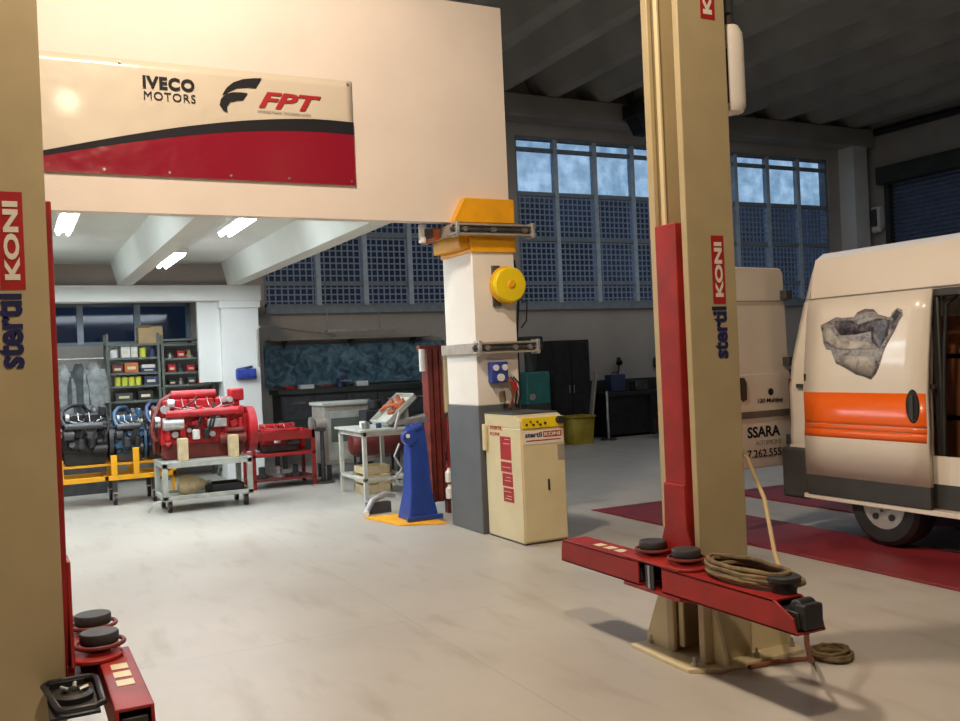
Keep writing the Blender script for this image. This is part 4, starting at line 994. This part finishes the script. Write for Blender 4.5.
# ------------------------------------------------------------------ rear left: racks and shelf goods
def rack(name, label, x0, x1, y0, y1, ztop, shelves, lip=.03):
    o = thing(name, label, 'shelving', (x0, y0, 0))
    w, d = x1-x0, y1-y0
    for xx in (0, w-.04):
        for yy in (0, d-.04): MB().box(xx, xx+.04, yy, yy+.04, 0, ztop).build('upright', 'shelf', o, .003)
    for z in shelves: MB().box(.005, w-.005, .005, d-.005, z-.035, z).build('shelf', 'shelf', o, .003)
    return o
SH = [.35, .8, 1.27, 1.50, 1.70, 1.93, 2.14]
rack('shelf_rack', 'left bay of the green grey shelving with yellow and white cans', 1.34, 2.12, 15.2, 15.65, 2.30, SH)
rack('shelf_rack', 'right bay of the green grey shelving beside the white pillar', 2.14, 2.96, 15.2, 15.65, 2.26, [.35, .8, 1.27, 1.48, 1.68, 1.90, 2.12, 2.2])
o = thing('cardboard_box', 'brown cardboard box on top of the shelving', 'box', (1.82, 15.25, 2.141))
MB().box(0, .36, 0, .3, 0, .26).build('carton', 'card', o, .004)
MB().box(0, .36, .12, .18, .26, .262).build('tape', 'wood', o)
MB().box(0, .17, -.12, -.0, .258, .262, rx=-.3).box(.2, .36, -.0, .12, .262, .266, rx=.2).build('flap', 'card', o)
def can(x, z, r, h, m, lb, cat='can', nm='can', grp=None, y=15.32, cap='black'):
    b_ = thing(nm, lb, cat, (x, y, z+.001), group=grp)
    MB().lathe([(.01, 0), (r, 0), (r, h*.78), (r*.55, h*.9), (r*.4, h*.9), (.01, h*.9)], seg=16).build('body', m, b_)
    MB().cyl((0, 0, h*.9), (0, 0, h), r*.38, seg=12).build('cap', cap, b_)
    return b_
def bx_(x, z, w, h, m, lb, cat='box', nm='box', d=.24, grp=None, y=15.25):
    b_ = thing(nm, lb, cat, (x, y, z+.001), group=grp)
    MB().box(0, w, 0, d, 0, h).build('bin', m, b_, .006)
    MB().box(w*.2, w*.8, -.003, 0, h*.3, h*.6).build('label_strip', 'sticker' if m != 'sticker' else 'white', b_)
    return b_
can(1.45, 1.93, .07, .15, 'white', 'squat white jug at the left of the upper shelf', 'jug', 'jug')
bx_(1.56, 1.93, .13, .18, 'white', 'tall white box beside the white jug on the upper shelf')
bx_(1.70, 1.93, .10, .17, 'white', 'second white box with dark gap on the upper shelf')
can(1.88, 1.93, .05, .18, 'limeyellow', 'white and yellow can under the cardboard box', cap='white')
can(2.02, 1.93, .05, .15, 'darkblue', 'dark can at the right end of the upper left shelf')
bx_(1.42, 1.70, .16, .12, 'red_dark', 'dark red box on the second shelf of the left bay')
bx_(1.60, 1.70, .20, .15, 'orangebox', 'orange box in the middle of the second shelf')
bx_(1.84, 1.70, .22, .06, 'darkblue', 'flat dark blue case on the second shelf', 'case', 'case')
tag(MB().box(0, .20, 0, .2, 0, .05).build('flat_carton', 'white', None, .004, loc=(1.85, 15.26, 1.763)), 'flat white carton lying on the dark blue case', 'carton')
for k, xx in enumerate((1.50, 1.60, 1.70, 1.80)):
    can(xx, 1.50, .045, .16, 'limeyellow', 'one of the yellow cans lined up on the third shelf', grp='yellow cans on the third shelf', cap='black')
bx_(1.88, 1.50, .2, .13, 'darkblue', 'dark blue box beside the yellow cans')
rnd = random.Random(21)
names = {'red_engine': 'red', 'darkgrey': 'dark grey', 'steel': 'shiny', 'teal': 'green', 'black': 'black', 'wood': 'tan'}
shn = {1.27: 'bottom visible', 1.48: 'lower middle', 1.68: 'middle', 1.90: 'upper middle', 2.12: 'top'}
pos_n = ['at the left end', 'left of centre', 'in the centre', 'right of centre', 'at the right end']
for z, ms in ((1.90, ['steel', 'red_engine', 'wood', 'darkgrey', 'red_engine']), (1.68, ['red_engine', 'darkgrey', 'red_engine', 'black', 'teal']), (1.48, ['black', 'steel', 'darkgrey', 'red_engine', 'black']), (1.27, ['steel', 'darkgrey', 'steel', 'black', 'steel'])):
    for k, m in enumerate(ms):
        xx = 2.24 + k*.145
        hh = rnd.uniform(.07, .13)
        if (k+int(z*10)) % 2: 
            b_ = thing('pulley_part', f'{names[m]} turned part {pos_n[k]} of the {shn[z]} shelf, right bay', 'part', (xx+.05, 15.36, z+.001))
            MB().lathe([(.01, 0), (.055, 0), (.055, hh*.4), (.03, hh*.5), (.03, hh), (.01, hh)], seg=16).build('disc', m, b_)
        else:
            bx_(xx, z, .12, hh, m, f'{names[m]} small box {pos_n[k]} of the {shn[z]} shelf, right bay', 'box', 'parts_box', .2)
bx_(1.45, 1.27, .25, .12, 'darkgrey', 'dark grey case at the left of the lowest visible shelf', 'case', 'case')
bx_(1.78, 1.27, .22, .14, 'black', 'black case right of the dark grey case on the lowest visible shelf', 'case', 'case')
bx_(1.45, .80, .55, .3, 'darkgrey', 'wide grey bin low in the left bay', 'bin', 'storage_bin')
bx_(2.25, .80, .55, .3, 'black', 'wide black bin low in the right bay', 'bin', 'storage_bin')
# hanging covers and coats, left of the racks
def coat(name, label, x, m, w, z0, z1, seed, y=15.0):
    rnd = random.Random(seed); bm = bmesh.new(); n = 28; rows = 12; g = []
    ph = rnd.random()*6
    for j in range(rows+1):
        t = j/rows; z = z1+(z0-z1)*t; ww = w*(.35+.65*min(1, t*3.2))*(1+.1*t); ring = []
        for i in range(n):
            a = 2*PI*i/n; f = 1+.16*math.sin(5*a+ph+t)*min(1, t*2)
            ring.append(bm.verts.new((ww/2*math.cos(a)*f, .10*math.sin(a)*f*(.5+.6*t), z)))
        g.append(ring)
    for j in range(rows):
        for i in range(n): bm.faces.new((g[j][i], g[j][(i+1) % n], g[j+1][(i+1) % n], g[j+1][i]))
    bm.faces.new(g[0]); bm.faces.new(g[-1][::-1]); bmesh.ops.recalc_face_normals(bm, faces=bm.faces[:])
    o = thing(name, label, 'coat', (x, y, 0))
    mb = MB(); mb.bm.free(); mb.bm = bm; c = mb.build('garment', m, o, ang=80)
    for sx in (-1, 1): MB().tube([(sx*w*.35, 0, z1-.12), (sx*w*.5, -.03, z1-.35), (sx*w*.52, -.05, z1-.62)], .05, 10).build('sleeve', m, o)
    MB().tube([(0, 0, z1), (0, 0, z1+.05), (.02, 0, z1+.07), (.035, 0, z1+.05)], .005, 6).build('hanger_hook', 'steel', o)
    return o
coat('work_coat', 'pale grey work coat hanging left of the shelving, rightmost of three', 1.14, 'cloth', .30, 1.15, 1.88, 2)
coat('work_coat', 'dark grey work coat hanging between two paler coats', .93, 'clothdark', .26, 1.10, 1.86, 4)
coat('work_coat', 'mottled grey work coat, leftmost on the rail', .72, 'cloth', .26, 1.12, 1.85, 6)
o = thing('coat_rail', 'grey free standing coat rail left of the shelving', 'rail', (.5, 15.0, 0))
MB().cyl((0, 0, 1.93), (.8, 0, 1.93), .014, seg=12).build('bar', 'steel', o)
for xx in (0, .8): MB().cyl((xx, 0, 0), (xx, 0, 1.95), .018, seg=12).box(xx-.02, xx+.02, -.2, .2, 0, .03).build('stand', 'darkgrey', o)
tag(MB().box(-.02, .30, 0, .3, 0, 1.72).build('white_locker', 'wall_cool', None, .01, loc=(.18, 15.55, 0)), 'plain white locker standing against the rear wall, partly behind the coats', 'locker')
tag(MB().box(-.3, .9, 0, .35, 0, .95).build('low_counter', 'darkgrey', None, .01, loc=(.3, 14.3, 0)), 'dark low counter behind the yellow stand', 'counter')
# blue socket on back pillar with conduit
o = thing('socket_box', 'blue socket box on the white rear pillar above the red engine', 'socket', (3.26, 14.475, 1.62))
MB().box(-.15, .15, -.10, 0, -.10, .06).build('housing', 'socketblue', o, .015)
for sx in (-.09, 0, .09): MB().cyl((sx, -.13, -.02), (sx, -.09, -.02), .035, seg=16).build('outlet', 'socketblue', o)
MB().cyl((-.14, -.05, .05), (.10, -.05, .09), .02, seg=10).build('gland', 'darkblue', o)
o = tag(MB().tube([(3.46, 14.44, 1.7), (3.46, 14.44, 2.26), (3.5, 14.44, 2.32), (3.7, 14.6, 2.33), (4.4, 15.6, 2.3), (5.2, 15.92, 2.22)], .015).build('conduit_pipe', 'galv'), 'thin grey conduit bending from the rear pillar to the back wall', 'pipe')
# ------------------------------------------------------------------ back wall, left of the front pillar
tag(MB().box(3.92, 7.3, 15.90, 15.97, 1.34, 2.06).build('blue_sheeting', 'bluemottle', None, .004), 'mottled blue sheet covering the lower rear wall', 'sheet')
o = thing('rear_workbench', 'long dark workbench below the mottled blue sheet', 'bench', (3.95, 15.2, 0))
MB().box(0, 2.9, 0, .65, 1.22, 1.30).build('worktop', 'dado', o, .006)
MB().box(.05, 2.85, .05, .62, .5, 1.22).build('drawer_block', 'dado', o, .006)
for k in range(5): 
    d_ = MB().box(.08+.56*k, .60+.56*k, .03, .05, .8, 1.18).build('drawer', 'darkgrey', o, .004); MB().box(.22+.56*k, .46+.56*k, .01, .03, 1.06, 1.08).build('handle', 'steel', d_)
for xx in (.05, 2.78):
    for yy in (.05, .55): MB().box(xx, xx+.07, yy, yy+.07, 0, .5).build('leg', 'dado', o)
for i, (xx, w, h, m, lb) in enumerate(((4.10, .16, .06, 'redprint', 'small red box at the left end of the rear workbench'), (4.35, .24, .07, 'white', 'white paper pack on the rear workbench'), (4.72, .2, .05, 'red_dark', 'dark red case on the rear workbench'), (5.35, .2, .09, 'white', 'white folded cloth on the rear workbench'))):
    tag(MB().box(0, w, 0, .16, 0, h).build('box', m, None, .008, loc=(xx, 15.3, 1.301)), lb, 'box')
o = thing('bench_vise', 'dark blue bench vise on the rear workbench', 'vise', (5.08, 15.35, 1.301))
MB().cyl((0, 0, 0), (0, 0, .06), .08, seg=18).box(-.06, .06, -.12, .12, .06, .16).box(-.07, .07, -.17, -.12, .06, .2).build('jaw_body', 'darkblue', o, .008)
MB().cyl((0, -.28, .11), (0, -.12, .11), .018, seg=10).cyl((-.1, -.27, .11), (.1, -.27, .11), .008, seg=8).build('screw_handle', 'steel', o)
o = thing('hanging_light', 'grey strip lamp hanging under the grid window', 'lamp', (4.9, 15.5, 2.24))
MB().box(0, 1.25, -.06, .06, 0, .06).build('housing', 'galv', o, .01)
for xx in (.02, .98): MB().cyl((xx, 0, .06), (xx, 0, .44), .012, seg=8).build('hanger', 'frame', o)
o = thing('shelf_board', 'long thin grey shelf board under the strip lamp', 'shelf', (3.95, 15.6, 2.13))
MB().box(0, 3.0, 0, .38, 0, .03).build('board', 'galv', o, .004)
for xx in (.3, 1.5, 2.7): MB().prism([(.38, 0), (.38, -.2), (.1, 0)], 'x', xx, xx+.02).build('bracket', 'darkgrey', o)
# ------------------------------------------------------------------ back wall, right of the front pillar
o = thing('tall_cabinet', 'tall black cabinet against the rear wall below the windows', 'cabinet', (9.3, 15.35, 0))
MB().box(0, .85, 0, .6, .06, 1.97).build('body', 'black', o, .01)
for k in (0, 1):
    d_ = MB().box(.02+.41*k, .41+.41*k, -.02, 0, .08, 1.94).build('door', 'blackmetal', o, .005); MB().box(.34+.1*k, .36+.1*k, -.035, -.02, .95, 1.1).build('handle', 'steel', d_)
MB().box(.03, .82, .03, .57, 0, .06).build('plinth', 'black', o)
tag(MB().box(-.02, .02, -.05, .05, 0, 1.35, ry=.16).build('leaning_plank', 'galv', None, 0, loc=(10.0, 15.1, 0)), 'grey plank leaning on the tall black cabinet', 'plank')
o = thing('teal_machine', 'teal green pedestal machine between pillar and black cabinet', 'machine', (8.35, 14.7, 0))
MB().box(0, .5, 0, .5, 0, .8).build('base', 'dado', o, .02)
MB().box(.0, .5, .0, .5, .8, 1.40).build('housing', 'teal', o, .03)
MB().cyl((.25, .25, 1.4), (.25, .25, 1.85), .12, seg=20).build('column', 'dado', o)
MB().cyl((.1, -.03, .95), (.1, 0, .95), .06, seg=18).build('dial', 'galv', o)
MB().box(.05, .45, .1, .4, 1.8, 2.05).build('head', 'dado', o, .03)
o = thing('drill_press', 'dark green pillar drill left of the front pillar', 'machine', (6.55, 14.6, 0))
MB().box(-.25, .25, -.3, .3, 0, .1).cyl((0, .1, .1), (0, .1, 1.7), .06, seg=18).build('pedestal', 'dado', o, .01)
MB().box(-.16, .16, -.35, .3, 1.35, 1.75).build('head', 'teal', o, .03)
MB().cyl((0, -.22, 1.1), (0, -.22, 1.36), .03, seg=14).build('spindle', 'steel', o)
MB().box(-.2, .2, -.35, .1, .85, .9).build('work_table', 'darkgrey', o, .01)
o = thing('yellow_bin', 'yellow waste bin at the foot of the black cabinet', 'bin', (9.35, 14.75, 0))
bm = bmesh.new(); a = [bm.verts.new(v) for v in ((0, 0, 0), (.40, 0, 0), (.40, .35, 0), (0, .35, 0))]; b_ = [bm.verts.new(v) for v in ((-.04, -.04, .52), (.44, -.04, .52), (.44, .39, .52), (-.04, .39, .52))]
for k in range(4): bm.faces.new((a[k], a[(k+1) % 4], b_[(k+1) % 4], b_[k]))
bm.faces.new(a[::-1]); mb = MB(); mb.bm.free(); mb.bm = bm; r_ = mb.build('bin_body', 'yellow_dull', o); s_ = r_.modifiers.new('solid', 'SOLIDIFY'); s_.thickness = .012
MB().box(-.06, .46, -.06, .41, .50, .54).build('rim', 'yellow_dull', o, .01)
o = thing('steel_post', 'slim steel pole standing right of the yellow bin', 'pole', (10.35, 15.1, 0))
MB().cyl((0, 0, 0), (0, 0, .95), .025, seg=12).build('pole', 'alu', o); MB().cyl((0, 0, 0), (0, 0, .03), .16, seg=20).build('foot', 'darkgrey', o)
o = thing('long_bench', 'long black bench with shelf against the dado', 'bench', (10.5, 15.35, 0))
MB().box(0, 3.4, 0, .6, .82, .90).build('top', 'black', o, .008)
MB().box(.06, 3.34, .08, .56, .05, .82).build('cupboard', 'blackmetal', o, .005)
for xx in (0, 1.1, 2.2, 3.32):
    for yy in (0, .52): MB().box(xx, xx+.08, yy, yy+.08, 0, .82).build('leg', 'black', o)
for i, (xx, w, h, m, lb) in enumerate(((10.75, .35, .35, 'darkblue', 'dark blue drum shaped case on the long black bench'), (11.35, .3, .2, 'darkgrey', 'grey toolbox on the long black bench'), (12.1, .4, .28, 'blackmetal', 'black toolbox further right on the long black bench'))):
    b_ = thing('tool_box', lb, 'toolbox', (xx, 15.5, .901))
    MB().box(0, w, 0, .25, 0, h).build('case_body', m, b_, .02); MB().tube([(w*.3, .12, h), (w*.3, .12, h+.04), (w*.7, .12, h+.04), (w*.7, .12, h)], .01).build('handle', 'black', b_)
engine('gearbox_on_floor', 'dark brown gearbox on a skid in front of the long black bench', (11.7, 14.6, .05), 0, 1.1, .55, .5, 'red_dark', 'black', 15, cyls=4, turbo=False, simple=True)
o = thing('chrome_bowl', 'shiny steel bowl on the dark brown gearbox', 'bowl', (11.75, 14.55, .53))
MB().lathe([(.04, 0), (.12, .05), (.15, .12), (.145, .12), (.11, .06), (.01, .02)], seg=24).build('shell', 'steel', o)
o = thing('hook_lamp', 'small black lamp on a bent arm on the grey rear wall', 'lamp', (11.25, 15.99, 1.25))
MB().tube([(0, -.01, 0), (0, -.05, .1), (-.05, -.14, .24)], .015).build('arm', 'black', o); MB().cyl((-.07, -.18, .22), (-.03, -.1, .32), .07, .04, seg=16).build('shade', 'black', o)
tag(MB().sph((0, 0, 0), .11, (1, .4, 1.3)).build('alarm_bell', 'black', None, 0, loc=(12.25, 15.955, 1.45)), 'round black bell on the grey rear wall near the lift post', 'bell')
# lamp on the corner column and projector bracket over the window
o = thing('floodlight', 'pale floodlight on the corner column beside the shutter', 'lamp', (18.36, 15.4, 4.6))
MB().prism([(0, .25), (.16, .3), (.28, -.1), (.05, -.35), (0, -.3)], 'y', -.12, .12).build('lens', 'lampglow', o, .02)
MB().box(-.03, .02, -.05, .1, -.2, .2).build('bracket', 'darkgrey', o)
o = thing('ceiling_heater', 'black bracket unit hanging under the ribs above the window', 'heater', (11.6, 15.2, 6.35))
MB().box(-.35, .35, -.25, .25, .0, .3).build('case', 'black', o, .03)
MB().prism([(-.3, 0), (.3, 0), (.12, -.3), (-.12, -.3)], 'y', -.2, .2).build('hood', 'black', o)
MB().cyl((-.25, 0, .3), (-.25, 0, .62), .02, seg=8).cyl((.25, 0, .3), (.25, 0, .62), .02, seg=8).build('hanger', 'black', o)
# fluorescent fittings under the mezzanine
for i, (xx, yy, ln, lb) in enumerate(((.55, 9.0, 1.25, 'lit ceiling lamp at the far left under the mezzanine, near end'), (2.12, 8.9, 1.2, 'lit ceiling lamp right of centre under the mezzanine, near end'), (1.90, 11.6, 1.5, 'long lit ceiling lamp in the middle of the mezzanine bay'), (.2, 11.8, 1.5, 'lit ceiling lamp left of the long one under the mezzanine'), (-1.3, 10.5, 1.5, 'lit ceiling lamp deep left under the mezzanine'))):
    z_ = 3.12 if i != 2 else 3.10
    o = thing('ceiling_lamp', lb, 'lamp', (xx, yy, z_))
    MB().box(-.09, .09, 0, ln, 0, .05).build('housing', 'white', o, .01)
    for dx in (-.045, .045): MB().cyl((dx, .03, -.018), (dx, ln-.03, -.018), .018, seg=12).build('tube_lamp', 'tube', o)
    MB().cyl((0, .2, .05), (0, .2, 3.32-z_), .008, seg=6).cyl((0, ln-.2, .05), (0, ln-.2, 3.32-z_), .008, seg=6).build('hanger', 'steel', o)

# ------------------------------------------------------------------ camera
cam = bpy.data.cameras.new('camera'); co = bpy.data.objects.new('camera', cam); COL.objects.link(co)
cam.sensor_width = 36; cam.lens = 935*36/960; cam.clip_end = 200
yaw, roll = math.radians(26.8), math.radians(2.5)
Rt = Vector((math.cos(yaw), -math.sin(yaw), 0)); Fw = Vector((math.sin(yaw), math.cos(yaw), 0)); Up = Vector((0, 0, 1))
cxv = Rt*math.cos(roll) + (-Up)*math.sin(roll)        # image right
cyv = Up*math.cos(roll) + Rt*math.sin(roll)           # image up
mtx = Matrix((cxv, cyv, -Fw)).transposed().to_4x4(); mtx.translation = Vector((0, 0, 1.65))
co.matrix_world = mtx
SC.camera = co

# ------------------------------------------------------------------ light
def area(name, loc, tgt, w, h, e, col, spread=180):
    l = bpy.data.lights.new(name, 'AREA'); l.shape = 'RECTANGLE'; l.size = w; l.size_y = h; l.energy = e; l.color = col; l.spread = math.radians(spread)
    o = bpy.data.objects.new(name, l); COL.objects.link(o); o.location = loc
    o.rotation_euler = (Vector(tgt)-Vector(loc)).to_track_quat('-Z', 'Y').to_euler(); return o
def spot(name, loc, tgt, e, col, ang, r=.15, blend=.6):
    l = bpy.data.lights.new(name, 'SPOT'); l.energy = e; l.color = col; l.spot_size = math.radians(ang); l.spot_blend = blend; l.shadow_soft_size = r
    o = bpy.data.objects.new(name, l); COL.objects.link(o); o.location = loc
    o.rotation_euler = (Vector(tgt)-Vector(loc)).to_track_quat('-Z', 'Y').to_euler(); return o
WARM = (1.0, .79, .57)
spot('high_bay_near', (.9, 1.5, 5.6), (1.9, 3.3, 0), 590, WARM, 125, .15)
spot('high_bay_wall', (.9, 5.1, 6.3), (2.0, 6.4, 1.2), 880, (1.0, .80, .62), 150, .25)
area('bay_light', (1.6, 11.5, 2.9), (1.6, 11.5, 0), 3.2, 4.6, 165, (.88, .96, 1.0), 180)
area('hall_fill', (11.5, 10.5, 6.5), (11.5, 10.5, 0), 8, 6, 100, (.88, .92, 1.0), 180)  # soft fill added to lift the dim ceiling and rear hall, no fitting
w = bpy.data.worlds.new('dusk'); SC.world = w; w.use_nodes = True
nt = w.node_tree; bg = nt.nodes['Background']
tc = nt.nodes.new('ShaderNodeTexCoord'); sp = nt.nodes.new('ShaderNodeSeparateXYZ'); r = nt.nodes.new('ShaderNodeValToRGB')
r.color_ramp.elements[0].position = 0.0; r.color_ramp.elements[0].color = (.20, .29, .38, 1); r.color_ramp.elements[1].position = .5; r.color_ramp.elements[1].color = (.09, .14, .24, 1)
nt.links.new(tc.outputs['Generated'], sp.inputs[0]); nt.links.new(sp.outputs['Z'], r.inputs['Fac']); nt.links.new(r.outputs['Color'], bg.inputs['Color']); bg.inputs['Strength'].default_value = 2.7
SC.view_settings.view_transform = 'Standard'; SC.view_settings.look = 'None'; SC.view_settings.gamma = 1; SC.view_settings.use_curve_mapping = False
SC.view_settings.exposure = 0.0
